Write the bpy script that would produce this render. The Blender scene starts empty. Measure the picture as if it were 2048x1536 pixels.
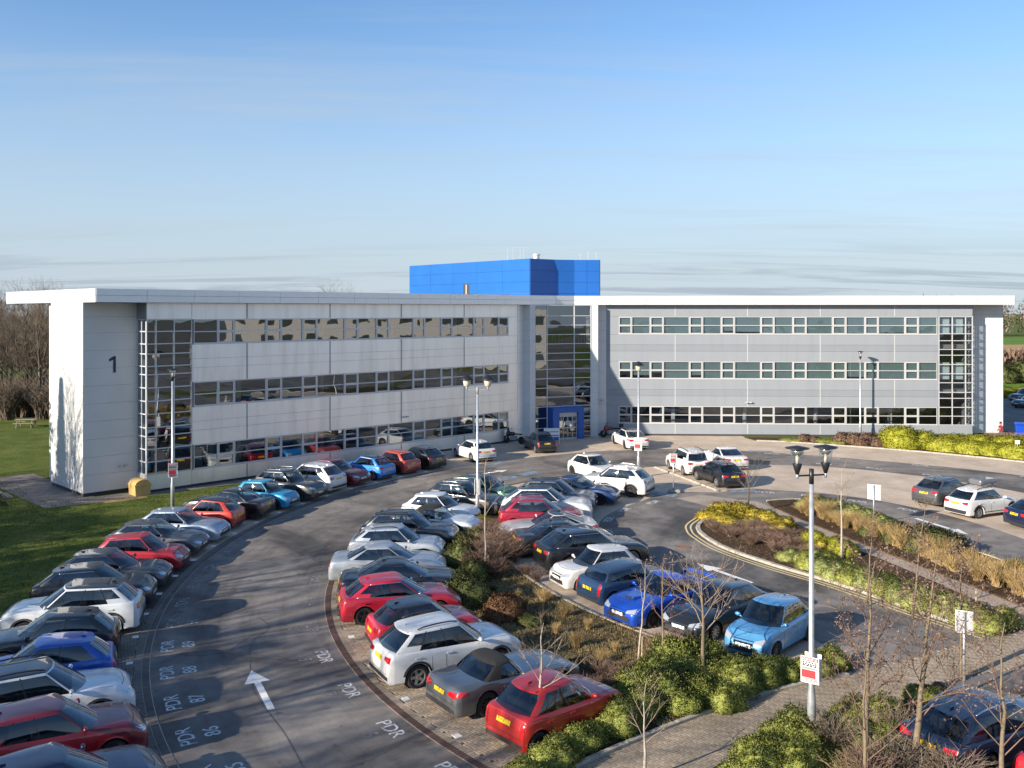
import bpy, bmesh, math, random
import numpy as np
from mathutils import Vector, Matrix
from mathutils.bvhtree import BVHTree

# ------------------------------------------------------------------ camera, sky, sun, exposure
scene = bpy.context.scene
col = scene.collection
R = math.radians
CAM_H = 11.0
cam_d = bpy.data.cameras.new('camera'); cam = bpy.data.objects.new('camera', cam_d); col.objects.link(cam)
cam.location = (0, 0, CAM_H); cam.rotation_euler = (R(90), 0, 0)
cam_d.sensor_width = 36.0; cam_d.lens = 1850/2048*36; cam_d.shift_y = -148/2048
cam_d.clip_start = 0.5; cam_d.clip_end = 6000
scene.camera = cam

SUN_EL, SUN_AZ = 19.5, 36.0          # elevation; shadows run along this angle from +X
sun_dir = Vector((math.cos(R(SUN_AZ))*math.cos(R(SUN_EL)), math.sin(R(SUN_AZ))*math.cos(R(SUN_EL)), -math.sin(R(SUN_EL))))
sd = bpy.data.lights.new('sun', 'SUN'); sd.energy = 5.0; sd.angle = R(0.55); sd.color = (1.0, 0.89, 0.74)
so = bpy.data.objects.new('sun', sd); col.objects.link(so)
so.rotation_euler = sun_dir.to_track_quat('-Z', 'Y').to_euler(); so.location = (-60, -45, 60)

world = bpy.data.worlds.new('World'); scene.world = world; world.use_nodes = True
wn, wl = world.node_tree.nodes, world.node_tree.links
wn.clear()
def N(nodes, t, **kw):
    n = nodes.new(t)
    for k, v in kw.items():
        if k.startswith('in_'): n.inputs[k[3:].replace('_', ' ')].default_value = v
        else: setattr(n, k, v)
    return n
wout = N(wn, 'ShaderNodeOutputWorld'); wbg = N(wn, 'ShaderNodeBackground'); wbg.inputs['Strength'].default_value = 0.13
sky = N(wn, 'ShaderNodeTexSky', sky_type='NISHITA', sun_disc=False)
sky.sun_elevation = R(SUN_EL)
sky.sun_rotation = math.atan2(-sun_dir.x, -sun_dir.y)     # sky measures from +Y, clockwise
sky.altitude = 20; sky.air_density = 1.0; sky.dust_density = 0.2; sky.ozone_density = 2.5
# thin streaky cloud, laid out on the sky dome by direction
tc = N(wn, 'ShaderNodeTexCoord'); sep = N(wn, 'ShaderNodeSeparateXYZ'); wl.new(tc.outputs['Generated'], sep.inputs[0])
mx = N(wn, 'ShaderNodeMath', operation='MAXIMUM'); mx.inputs[1].default_value = 0.0; wl.new(sep.outputs['Z'], mx.inputs[0])
ad = N(wn, 'ShaderNodeMath', operation='ADD'); ad.inputs[1].default_value = 0.10; wl.new(mx.outputs[0], ad.inputs[0])
dx = N(wn, 'ShaderNodeMath', operation='DIVIDE'); wl.new(sep.outputs['X'], dx.inputs[0]); wl.new(ad.outputs[0], dx.inputs[1])
dy = N(wn, 'ShaderNodeMath', operation='DIVIDE'); wl.new(sep.outputs['Y'], dy.inputs[0]); wl.new(ad.outputs[0], dy.inputs[1])
cmb = N(wn, 'ShaderNodeCombineXYZ'); wl.new(dx.outputs[0], cmb.inputs[0]); wl.new(dy.outputs[0], cmb.inputs[1])
def wcloud(scale, sx, sy, lo, hi, det, off):
    mp = N(wn, 'ShaderNodeMapping'); mp.inputs['Scale'].default_value = (sx, sy, 1); mp.inputs['Location'].default_value = (off, off*.7, 0)
    mp.inputs['Rotation'].default_value = (0, 0, R(8))
    wl.new(cmb.outputs[0], mp.inputs[0])
    nz = N(wn, 'ShaderNodeTexNoise'); nz.inputs['Scale'].default_value = scale; nz.inputs['Detail'].default_value = det; nz.inputs['Distortion'].default_value = .6
    nz.inputs['Roughness'].default_value = .62
    wl.new(mp.outputs[0], nz.inputs['Vector'])
    mr = N(wn, 'ShaderNodeMapRange', interpolation_type='SMOOTHSTEP'); mr.inputs['From Min'].default_value = lo; mr.inputs['From Max'].default_value = hi
    wl.new(nz.outputs['Fac'], mr.inputs['Value']); return mr
c1 = wcloud(.8, .30, 1.3, .46, .74, 8, 3.1)
c2 = wcloud(1.6, .22, 1.1, .47, .60, 6, 11.7)
# grey-blue bars sit low over the horizon only
low = N(wn, 'ShaderNodeMapRange', interpolation_type='SMOOTHSTEP'); low.inputs['From Min'].default_value = .085; low.inputs['From Max'].default_value = .015
wl.new(sep.outputs['Z'], low.inputs['Value'])
m2 = N(wn, 'ShaderNodeMath', operation='MULTIPLY'); wl.new(c2.outputs[0], m2.inputs[0]); wl.new(low.outputs[0], m2.inputs[1])
m1 = N(wn, 'ShaderNodeMath', operation='MULTIPLY'); m1.inputs[1].default_value = .62; wl.new(c1.outputs[0], m1.inputs[0])
m3 = N(wn, 'ShaderNodeMath', operation='MULTIPLY'); m3.inputs[1].default_value = .55; wl.new(m2.outputs[0], m3.inputs[0])
mixA = N(wn, 'ShaderNodeMix', data_type='RGBA'); mixA.inputs['B'].default_value = (2.05, 2.36, 2.68, 1)
hz_ = N(wn, 'ShaderNodeMapRange', interpolation_type='SMOOTHSTEP'); hz_.inputs['From Min'].default_value = .33; hz_.inputs['From Max'].default_value = -.02; hz_.inputs['To Max'].default_value = .92
wl.new(sep.outputs['Z'], hz_.inputs['Value'])
mixH = N(wn, 'ShaderNodeMix', data_type='RGBA'); mixH.inputs['B'].default_value = (2.10, 2.42, 2.82, 1)   # pale winter haze above the horizon
tint = N(wn, 'ShaderNodeMix', data_type='RGBA', blend_type='MULTIPLY'); tint.inputs['Factor'].default_value = 1; tint.inputs['B'].default_value = (.57, .675, .775, 1)   # clear deep winter blue
wl.new(sky.outputs[0], tint.inputs['A'])
wl.new(hz_.outputs[0], mixH.inputs['Factor']); wl.new(tint.outputs['Result'], mixH.inputs['A'])
wl.new(m1.outputs[0], mixA.inputs['Factor']); wl.new(mixH.outputs['Result'], mixA.inputs['A'])
mixB = N(wn, 'ShaderNodeMix', data_type='RGBA'); mixB.inputs['B'].default_value = (1.2, 1.5, 1.85, 1)
wl.new(m3.outputs[0], mixB.inputs['Factor']); wl.new(mixA.outputs['Result'], mixB.inputs['A'])
wl.new(mixB.outputs['Result'], wbg.inputs['Color']); wl.new(wbg.outputs[0], wout.inputs[0])

vs = scene.view_settings
vs.view_transform = 'Standard'; vs.look = 'None'; vs.exposure = 1.0; vs.gamma = 1.0; vs.use_curve_mapping = False
scene.render.engine = 'CYCLES'
scene.cycles.max_bounces = 6; scene.cycles.transparent_max_bounces = 8

# ------------------------------------------------------------------ helpers
rng = random.Random(7)
def tag(o, label=None, cat=None, group=None, kind=None):
    if label: o['label'] = label
    if cat: o['category'] = cat
    if group: o['group'] = group
    if kind: o['kind'] = kind
    return o
def empty(name, loc=(0, 0, 0), rz=0, label=None, cat=None, group=None, parent=None):
    o = bpy.data.objects.new(name, None); col.objects.link(o); o.location = loc; o.rotation_euler = (0, 0, rz)
    o.empty_display_size = .2
    if parent: o.parent = parent
    return tag(o, label, cat, group)
def link_mesh(name, me, m, parent=None):
    o = bpy.data.objects.new(name, me); col.objects.link(o)
    if m is not None and len(me.materials) == 0: me.materials.append(m)
    if parent: o.parent = parent
    return o
def copy_tree(o, parent=None):
    c = o.copy(); col.objects.link(c); c.parent = parent
    for ch in o.children: copy_tree(ch, c)
    return c

class MB:
    def __init__(s, frame=None): s.v = []; s.f = []; s.frame = frame
    def pt(s, p):
        s.v.append(s.frame(*p) if s.frame else tuple(p)); return len(s.v)-1
    def face(s, pts): s.f.append([s.pt(p) for p in pts])
    def box(s, x0, x1, y0, y1, z0, z1):
        i = [s.pt(p) for p in ((x0,y0,z0),(x1,y0,z0),(x1,y1,z0),(x0,y1,z0),(x0,y0,z1),(x1,y0,z1),(x1,y1,z1),(x0,y1,z1))]
        for q in ((0,3,2,1),(4,5,6,7),(0,1,5,4),(1,2,6,5),(2,3,7,6),(3,0,4,7)): s.f.append([i[k] for k in q])
        return s
    def tube(s, pts, rad, n=6, cap=True):
        pts = [Vector(p) for p in pts]
        if not hasattr(rad, '__len__'): rad = [rad]*len(pts)
        rings = []
        up = Vector((0, 0, 1))
        for k, p in enumerate(pts):
            t = (pts[min(k+1, len(pts)-1)]-pts[max(k-1, 0)])
            t = t.normalized() if t.length > 1e-9 else Vector((0,0,1))
            a = t.cross(up if abs(t.z) < .9 else Vector((1, 0, 0))).normalized(); b = t.cross(a)
            base = len(s.v)
            for j in range(n):
                an = 2*math.pi*j/n
                q = p+(a*math.cos(an)+b*math.sin(an))*rad[k]
                s.pt(tuple(q))
            rings.append(base)
        for k in range(len(rings)-1):
            for j in range(n):
                s.f.append([rings[k]+j, rings[k]+(j+1) % n, rings[k+1]+(j+1) % n, rings[k+1]+j])
        if cap:
            s.f.append([rings[-1]+j for j in range(n)]); s.f.append([rings[0]+n-1-j for j in range(n)])
        return s
    def lathe(s, prof, n=16, c=(0, 0, 0), axis='z', cap=True):
        rings = []
        for (r, h) in prof:
            base = len(s.v)
            for j in range(n):
                a = 2*math.pi*j/n
                if axis == 'z': p = (c[0]+r*math.cos(a), c[1]+r*math.sin(a), c[2]+h)
                elif axis == 'y': p = (c[0]+r*math.cos(a), c[1]+h, c[2]+r*math.sin(a))
                else: p = (c[0]+h, c[1]+r*math.cos(a), c[2]+r*math.sin(a))
                s.pt(p)
            rings.append(base)
        for k in range(len(rings)-1):
            for j in range(n):
                s.f.append([rings[k]+j, rings[k]+(j+1) % n, rings[k+1]+(j+1) % n, rings[k+1]+j])
        if cap:
            if prof[0][0] > 1e-4: s.f.append([rings[0]+n-1-j for j in range(n)])
            if prof[-1][0] > 1e-4: s.f.append([rings[-1]+j for j in range(n)])
        return s
    def ellipsoid(s, c, r, nu=10, nv=6):
        prof = [(max(1e-5, math.sin(math.pi*k/nv)), -math.cos(math.pi*k/nv)) for k in range(nv+1)]
        rings = []
        for (q, h) in prof:
            base = len(s.v)
            for j in range(nu):
                a = 2*math.pi*j/nu
                s.pt((c[0]+r[0]*q*math.cos(a), c[1]+r[1]*q*math.sin(a), c[2]+r[2]*h))
            rings.append(base)
        for k in range(nv):
            for j in range(nu):
                s.f.append([rings[k]+j, rings[k]+(j+1) % nu, rings[k+1]+(j+1) % nu, rings[k+1]+j])
        return s
    def prism(s, pts, z0, z1):
        n = len(pts); a = [s.pt((p[0], p[1], z0)) for p in pts]; b = [s.pt((p[0], p[1], z1)) for p in pts]
        s.f.append(b); s.f.append(a[::-1])
        for k in range(n): s.f.append([a[k], a[(k+1) % n], b[(k+1) % n], b[k]])
        return s
    def mesh(s, name, smooth=False, fix=True):
        me = bpy.data.meshes.new(name); me.from_pydata(s.v, [], s.f)
        if fix and len(s.f) < 60000:
            bm = bmesh.new(); bm.from_mesh(me); bmesh.ops.recalc_face_normals(bm, faces=bm.faces); bm.to_mesh(me); bm.free()
        if smooth: me.polygons.foreach_set('use_smooth', [True]*len(me.polygons))
        me.update(); return me
    def build(s, name, m, parent=None, smooth=False, bevel=0, fix=True):
        o = link_mesh(name, s.mesh(name, smooth, fix), m, parent)
        if bevel:
            b = o.modifiers.new('bevel', 'BEVEL'); b.width = bevel; b.segments = 2; b.limit_method = 'ANGLE'
        return o

# ------------------------------------------------------------------ materials
M = {}
def newmat(name):
    m = bpy.data.materials.new(name); m.use_nodes = True
    n = m.node_tree.nodes; b = n['Principled BSDF']; M[name] = m
    return m, n, m.node_tree.links, b
def noise(n, l, scale, detail=4, vec=None, rough=.55, dist=0):
    t = N(n, 'ShaderNodeTexNoise'); t.inputs['Scale'].default_value = scale; t.inputs['Detail'].default_value = detail
    t.inputs['Roughness'].default_value = rough; t.inputs['Distortion'].default_value = dist
    if vec is not None: l.new(vec, t.inputs['Vector'])
    return t
def ramp(n, l, fac, stops):
    r = N(n, 'ShaderNodeValToRGB')
    while len(r.color_ramp.elements) < len(stops): r.color_ramp.elements.new(.5)
    for e, (p, c) in zip(r.color_ramp.elements, stops):
        e.position = p; e.color = (*c, 1) if len(c) == 3 else c
    l.new(fac, r.inputs[0]); return r
def pos(n): return N(n, 'ShaderNodeNewGeometry').outputs['Position']
def simple(name, c, rough=.5, metal=0, var=0, vscale=3, coat=0, spec=None, bump=0, bscale=40):
    m, n, l, b = newmat(name)
    b.inputs['Base Color'].default_value = (*c, 1); b.inputs['Roughness'].default_value = rough; b.inputs['Metallic'].default_value = metal
    b.inputs['Coat Weight'].default_value = coat; b.inputs['Coat Roughness'].default_value = .04
    if spec is not None: b.inputs['Specular IOR Level'].default_value = spec
    if var:
        t = noise(n, l, vscale, 5, pos(n))
        lo = tuple(x*(1-var) for x in c); hi = tuple(min(1, x*(1+var)) for x in c)
        r = ramp(n, l, t.outputs['Fac'], [(.3, lo), (.7, hi)]); l.new(r.outputs[0], b.inputs['Base Color'])
    if bump:
        t = noise(n, l, bscale, 4, pos(n)); bp = N(n, 'ShaderNodeBump'); bp.inputs['Strength'].default_value = bump; bp.inputs['Distance'].default_value = .02
        l.new(t.outputs['Fac'], bp.inputs['Height']); l.new(bp.outputs[0], b.inputs['Normal'])
    return m
def mixc(n, l, fac, a, b):
    x = N(n, 'ShaderNodeMix', data_type='RGBA')
    if hasattr(fac, 'links'): l.new(fac, x.inputs['Factor'])
    else: x.inputs['Factor'].default_value = fac
    for s, v in (('A', a), ('B', b)):
        if hasattr(v, 'links'): l.new(v, x.inputs[s])
        else: x.inputs[s].default_value = (*v, 1)
    return x.outputs['Result']

def asphalt(name, base, warm):
    m, n, l, b = newmat(name); p = pos(n)
    big = noise(n, l, .16, 5, p, .6, .8); med = noise(n, l, 1.3, 5, p); fine = noise(n, l, 55, 2, p)
    a = ramp(n, l, big.outputs['Fac'], [(.38, tuple(x*.45 for x in base)), (.50, base), (.66, warm)])
    k = ramp(n, l, med.outputs['Fac'], [(.25, (.72,)*3), (.75, (1.18,)*3)])
    g = ramp(n, l, fine.outputs['Fac'], [(.25, (.62,)*3), (.5, (.95,)*3), (.74, (1.55,)*3)])
    x = N(n, 'ShaderNodeMix', data_type='RGBA', blend_type='MULTIPLY'); x.inputs['Factor'].default_value = 1
    l.new(a.outputs[0], x.inputs['A']); l.new(k.outputs[0], x.inputs['B'])
    y = N(n, 'ShaderNodeMix', data_type='RGBA', blend_type='MULTIPLY'); y.inputs['Factor'].default_value = .8
    l.new(x.outputs['Result'], y.inputs['A']); l.new(g.outputs[0], y.inputs['B'])
    # worn tyre streaks and hairline cracks
    vo = N(n, 'ShaderNodeTexVoronoi', feature='DISTANCE_TO_EDGE'); vo.inputs['Scale'].default_value = .12
    w = N(n, 'ShaderNodeVectorMath', operation='ADD'); dn = noise(n, l, .5, 4, p); l.new(p, w.inputs[0])
    sc = N(n, 'ShaderNodeVectorMath', operation='SCALE'); sc.inputs['Scale'].default_value = 2.6; l.new(dn.outputs['Color'], sc.inputs[0]); l.new(sc.outputs[0], w.inputs[1])
    l.new(w.outputs[0], vo.inputs['Vector'])
    cr = ramp(n, l, vo.outputs['Distance'], [(.0, (.45,)*3), (.006, (1,)*3)])
    z = N(n, 'ShaderNodeMix', data_type='RGBA', blend_type='MULTIPLY'); z.inputs['Factor'].default_value = .7
    l.new(y.outputs['Result'], z.inputs['A']); l.new(cr.outputs[0], z.inputs['B'])
    # tyre-worn arcs: the lanes all curve round one centre
    vs_ = N(n, 'ShaderNodeVectorMath', operation='SUBTRACT'); vs_.inputs[1].default_value = (20.65, 40.6, 0); l.new(p, vs_.inputs[0])
    sp = N(n, 'ShaderNodeSeparateXYZ'); l.new(vs_.outputs[0], sp.inputs[0]); ln = N(n, 'ShaderNodeVectorMath', operation='LENGTH'); l.new(vs_.outputs[0], ln.inputs[0])
    at = N(n, 'ShaderNodeMath', operation='ARCTAN2'); l.new(sp.outputs['Y'], at.inputs[0]); l.new(sp.outputs['X'], at.inputs[1])
    ma = N(n, 'ShaderNodeMath', operation='MULTIPLY'); ma.inputs[1].default_value = 2.2; l.new(at.outputs[0], ma.inputs[0])
    cv = N(n, 'ShaderNodeCombineXYZ'); l.new(ln.outputs['Value'], cv.inputs[0]); l.new(ma.outputs[0], cv.inputs[1])
    tw_ = noise(n, l, 1.1, 5, cv.outputs[0], .6, .3); tr_ = ramp(n, l, tw_.outputs['Fac'], [(.34, (.70,)*3), (.52, (1,)*3), (.70, (1.14,)*3)])
    zz_ = N(n, 'ShaderNodeMix', data_type='RGBA', blend_type='MULTIPLY'); zz_.inputs['Factor'].default_value = 1
    l.new(z.outputs['Result'], zz_.inputs['A']); l.new(tr_.outputs[0], zz_.inputs['B'])
    # oil drips and small stains
    dp = noise(n, l, 2.6, 3, p, .5); dr_ = ramp(n, l, dp.outputs['Fac'], [(.27, (.45,)*3), (.34, (1,)*3)])
    zd = N(n, 'ShaderNodeMix', data_type='RGBA', blend_type='MULTIPLY'); zd.inputs['Factor'].default_value = .8
    l.new(zz_.outputs['Result'], zd.inputs['A']); l.new(dr_.outputs[0], zd.inputs['B'])
    l.new(zd.outputs['Result'], b.inputs['Base Color'])
    rr = ramp(n, l, big.outputs['Fac'], [(.3, (.62,)*3), (.6, (.88,)*3)]); l.new(rr.outputs[0], b.inputs['Roughness'])
    bp = N(n, 'ShaderNodeBump'); bp.inputs['Strength'].default_value = .35; bp.inputs['Distance'].default_value = .012
    l.new(fine.outputs['Fac'], bp.inputs['Height']); l.new(bp.outputs[0], b.inputs['Normal'])
    return m
asphalt('asphalt', (.178, .160, .146), (.245, .218, .193))
asphalt('asphalt_lane', (.115, .108, .107), (.145, .136, .132))

def paver_sheet(name, c1, c2, mortar, rot=0):
    m, n, l, b = newmat(name); p = pos(n)
    mp = N(n, 'ShaderNodeMapping'); mp.inputs['Rotation'].default_value = (0, 0, R(rot)); l.new(p, mp.inputs[0])
    br = N(n, 'ShaderNodeTexBrick'); br.inputs['Scale'].default_value = 1; br.inputs['Brick Width'].default_value = .2; br.inputs['Row Height'].default_value = .1
    br.inputs['Mortar Size'].default_value = .006; br.inputs['Mortar Smooth'].default_value = .3
    br.inputs['Color1'].default_value = (*c1, 1); br.inputs['Color2'].default_value = (*c2, 1); br.inputs['Mortar'].default_value = (*mortar, 1)
    l.new(mp.outputs[0], br.inputs['Vector'])
    t = noise(n, l, .5, 6, p, .65); k = ramp(n, l, t.outputs['Fac'], [(.28, (.70, .68, .66)), (.72, (1.16, 1.15, 1.13))])
    x = N(n, 'ShaderNodeMix', data_type='RGBA', blend_type='MULTIPLY'); x.inputs['Factor'].default_value = 1
    l.new(br.outputs['Color'], x.inputs['A']); l.new(k.outputs[0], x.inputs['B']); l.new(x.outputs['Result'], b.inputs['Base Color'])
    b.inputs['Roughness'].default_value = .85
    bp = N(n, 'ShaderNodeBump'); bp.inputs['Strength'].default_value = .5; bp.inputs['Distance'].default_value = .01; bp.invert = True
    l.new(br.outputs['Fac'], bp.inputs['Height']); l.new(bp.outputs[0], b.inputs['Normal'])
paver_sheet('paver_far', (.58, .475, .375), (.50, .41, .325), (.34, .28, .23), 20)
paver_sheet('paver_path', (.42, .345, .28), (.36, .295, .24), (.20, .165, .14), 60)
simple('joint_sand', (.075, .068, .058), .95, var=.3, vscale=8)
def brickmat(name, c1, c2, c3):
    m, n, l, b = newmat(name); g = N(n, 'ShaderNodeNewGeometry'); oi = N(n, 'ShaderNodeObjectInfo')
    ad = N(n, 'ShaderNodeMath', operation='ADD'); l.new(g.outputs['Random Per Island'], ad.inputs[0]); l.new(oi.outputs['Random'], ad.inputs[1])
    fr = N(n, 'ShaderNodeMath', operation='FRACT'); l.new(ad.outputs[0], fr.inputs[0])
    r = ramp(n, l, fr.outputs[0], [(0, c1), (.5, c2), (1, c3)])
    t = noise(n, l, .6, 6, g.outputs['Position'], .65); k = ramp(n, l, t.outputs['Fac'], [(.28, (.66, .66, .62)), (.72, (1.15, 1.13, 1.1))])
    t2 = noise(n, l, 60, 3, g.outputs['Position']); k2 = ramp(n, l, t2.outputs['Fac'], [(.3, (.8,)*3), (.7, (1.15,)*3)])
    x = N(n, 'ShaderNodeMix', data_type='RGBA', blend_type='MULTIPLY'); x.inputs['Factor'].default_value = 1
    l.new(r.outputs[0], x.inputs['A']); l.new(k.outputs[0], x.inputs['B'])
    y = N(n, 'ShaderNodeMix', data_type='RGBA', blend_type='MULTIPLY'); y.inputs['Factor'].default_value = 1
    l.new(x.outputs['Result'], y.inputs['A']); l.new(k2.outputs[0], y.inputs['B']); l.new(y.outputs['Result'], b.inputs['Base Color'])
    b.inputs['Roughness'].default_value = .85
brickmat('brick_bay', (.35, .28, .21), (.43, .34, .26), (.29, .235, .185))
brickmat('brick_lane', (.29, .235, .18), (.35, .285, .22), (.25, .205, .16))
brickmat('brick_grey', (.17, .155, .15), (.22, .20, .185), (.15, .14, .135))
brickmat('brick_edge', (.085, .050, .042), (.11, .065, .052), (.07, .045, .04))
brickmat('brick_edge_grey', (.13, .12, .115), (.16, .145, .135), (.11, .10, .10))

def worn_paint(name, c, under, lo=.40, hi=.56, sc=9):
    m, n, l, b = newmat(name); p = pos(n); t = noise(n, l, sc, 5, p, .7)
    r = ramp(n, l, t.outputs['Fac'], [(lo, under), (hi, c)]); l.new(r.outputs[0], b.inputs['Base Color']); b.inputs['Roughness'].default_value = .7
worn_paint('paint_white', (.72, .71, .69), (.20, .19, .19), .28, .42)
worn_paint('paint_text', (.60, .60, .60), (.17, .16, .155), .37, .49, 6)
worn_paint('paint_faint', (.42, .41, .40), (.17, .16, .155), .50, .60, 5)
worn_paint('paint_yellow', (.66, .53, .27), (.22, .20, .15), .28, .42)
worn_paint('paint_blue', (.20, .33, .46), (.14, .14, .145), .44, .60, 3)
simple('kerb_concrete', (.34, .305, .25), .9, var=.25, vscale=4, bump=.2)

def grassmat():
    m, n, l, b = newmat('grass'); p = pos(n)
    t = noise(n, l, .45, 7, p, .68); t2 = noise(n, l, 6, 6, p, .72)
    a = ramp(n, l, t.outputs['Fac'], [(.3, (.060, .072, .020)), (.46, (.085, .120, .026)), (.60, (.125, .150, .038)), (.74, (.200, .180, .075))])
    k = ramp(n, l, t2.outputs['Fac'], [(.25, (.45,)*3), (.75, (1.5, 1.45, 1.3))])
    x = N(n, 'ShaderNodeMix', data_type='RGBA', blend_type='MULTIPLY'); x.inputs['Factor'].default_value = 1
    l.new(a.outputs[0], x.inputs['A']); l.new(k.outputs[0], x.inputs['B']); l.new(x.outputs['Result'], b.inputs['Base Color'])
    b.inputs['Roughness'].default_value = 1; b.inputs['Specular IOR Level'].default_value = .1
    bp = N(n, 'ShaderNodeBump'); bp.inputs['Strength'].default_value = 1; bp.inputs['Distance'].default_value = .08
    l.new(t2.outputs['Fac'], bp.inputs['Height']); l.new(bp.outputs[0], b.inputs['Normal'])
grassmat()
def soilmat(name, c1, c2, c3, sc=5):
    m, n, l, b = newmat(name); p = pos(n); t = noise(n, l, sc, 6, p, .7); t2 = noise(n, l, .8, 4, p)
    a = ramp(n, l, t.outputs['Fac'], [(.32, c1), (.52, c2), (.70, c3)])
    k = ramp(n, l, t2.outputs['Fac'], [(.3, (.7, .74, .7)), (.7, (1.2, 1.15, 1.1))])
    x = N(n, 'ShaderNodeMix', data_type='RGBA', blend_type='MULTIPLY'); x.inputs['Factor'].default_value = 1
    l.new(a.outputs[0], x.inputs['A']); l.new(k.outputs[0], x.inputs['B']); l.new(x.outputs['Result'], b.inputs['Base Color'])
    b.inputs['Roughness'].default_value = 1; b.inputs['Specular IOR Level'].default_value = .1
    bp = N(n, 'ShaderNodeBump'); bp.inputs['Strength'].default_value = 1; bp.inputs['Distance'].default_value = .06
    l.new(t.outputs['Fac'], bp.inputs['Height']); l.new(bp.outputs[0], b.inputs['Normal'])
soilmat('rough_ground', (.065, .050, .028), (.155, .115, .062), (.28, .21, .115))
soilmat('soil', (.035, .022, .015), (.075, .048, .030), (.13, .085, .05))
simple('field_green', (.10, .19, .035), 1, var=.2, vscale=.05, spec=.1)
simple('field_straw', (.36, .25, .12), 1, var=.2, vscale=.1, spec=.1)

simple('panel_white', (.60, .60, .595), .38, var=.04, vscale=.7)
def cladding(name, c, stain, metal=0.0):
    m, n, l, b = newmat(name); p = pos(n)
    mp = N(n, 'ShaderNodeMapping'); mp.inputs['Scale'].default_value = (1.6, 1.6, .18); l.new(p, mp.inputs[0])
    t = noise(n, l, 1.0, 5, mp.outputs[0], .6)
    r = ramp(n, l, t.outputs['Fac'], [(.30, tuple(x*stain for x in c)), (.52, c), (1, tuple(min(1, x*1.03) for x in c))])
    l.new(r.outputs[0], b.inputs['Base Color']); b.inputs['Roughness'].default_value = .40; b.inputs['Metallic'].default_value = metal
    w = N(n, 'ShaderNodeTexWave', bands_direction='Z'); w.inputs['Scale'].default_value = 14; l.new(p, w.inputs['Vector'])
    bp = N(n, 'ShaderNodeBump'); bp.inputs['Strength'].default_value = .05; l.new(w.outputs['Fac'], bp.inputs['Height']); l.new(bp.outputs[0], b.inputs['Normal'])
cladding('panel_light', (.86, .845, .83), .86, .7)  # left wing's silver-grey cladding, paled and made metallic to lift its shaded face
cladding('panel_grey', (.262, .283, .312), .94)
cladding('panel_grey_dark', (.235, .254, .282), .94)
simple('fascia_white', (.80, .80, .80), .38, .4, var=.03)
simple('path_dark', (.20, .172, .15), .95, var=.3, vscale=2)
simple('frame_grey', (.56, .57, .59), .35, .2)
simple('frame_white', (.46, .46, .46), .4)
simple('joint_dark', (.16, .165, .175), .8)
simple('plinth', (.045, .045, .05), .8)
simple('roof_membrane', (.36, .37, .38), .85, var=.1)
simple('blue_panel', (.013, .110, .40), .35, var=.06, vscale=.5)
simple('portal_blue', (.008, .085, .36), .4)
simple('interior', (.10, .10, .105), .9)
simple('interior_floor', (.20, .19, .18), .9, var=.2)
simple('blind', (.125, .185, .19), .8, var=.08)
simple('curtain_pale', (.42, .50, .50), .8, var=.1)
simple('digit_navy', (.012, .018, .045), .5)
def glassmat(name, base, tint, wob):
    m, n, l, b = newmat(name); n.remove(b); out = n['Material Output']
    g = N(n, 'ShaderNodeBsdfGlossy'); g.inputs['Roughness'].default_value = .012; g.inputs['Color'].default_value = (.84, .91, .98, 1)
    tr = N(n, 'ShaderNodeBsdfTransparent'); tr.inputs['Color'].default_value = (*tint, 1)
    fr = N(n, 'ShaderNodeFresnel'); gb = N(n, 'ShaderNodeNewGeometry')      # same reflectance from either side of the sheet
    bf = N(n, 'ShaderNodeMath', operation='MULTIPLY_ADD'); bf.inputs[1].default_value = -2; bf.inputs[2].default_value = 1; l.new(gb.outputs['Backfacing'], bf.inputs[0])
    pw = N(n, 'ShaderNodeMath', operation='POWER'); pw.inputs[0].default_value = 1.5; l.new(bf.outputs[0], pw.inputs[1]); l.new(pw.outputs[0], fr.inputs['IOR'])
    ad = N(n, 'ShaderNodeMath', operation='MULTIPLY_ADD'); ad.inputs[1].default_value = 1.6; ad.inputs[2].default_value = base; ad.use_clamp = True
    l.new(fr.outputs[0], ad.inputs[0])
    mx = N(n, 'ShaderNodeMixShader'); l.new(ad.outputs[0], mx.inputs[0]); l.new(tr.outputs[0], mx.inputs[1]); l.new(g.outputs[0], mx.inputs[2]); l.new(mx.outputs[0], out.inputs[0])
    oi = N(n, 'ShaderNodeObjectInfo'); ge = N(n, 'ShaderNodeNewGeometry')
    sc = N(n, 'ShaderNodeVectorMath', operation='MULTIPLY_ADD'); sc.inputs[1].default_value = (1, 1, 1)
    rc = N(n, 'ShaderNodeCombineXYZ'); ml = N(n, 'ShaderNodeMath', operation='MULTIPLY'); ml.inputs[1].default_value = 40; l.new(oi.outputs['Random'], ml.inputs[0]); l.new(ml.outputs[0], rc.inputs[0])
    l.new(ge.outputs['Position'], sc.inputs[0]); l.new(rc.outputs[0], sc.inputs[2])
    t = noise(n, l, .75, 1, sc.outputs[0], .4); bp = N(n, 'ShaderNodeBump'); bp.inputs['Strength'].default_value = 1; bp.inputs['Distance'].default_value = wob
    l.new(t.outputs['Fac'], bp.inputs['Height']); l.new(bp.outputs[0], g.inputs['Normal'])
glassmat('window_glass', .17, (.50, .53, .53), .006)
glassmat('window_glass_right', .08, (.72, .76, .78), .012)
glassmat('lantern_glass', .05, (.92, .93, .92), .0)

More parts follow.
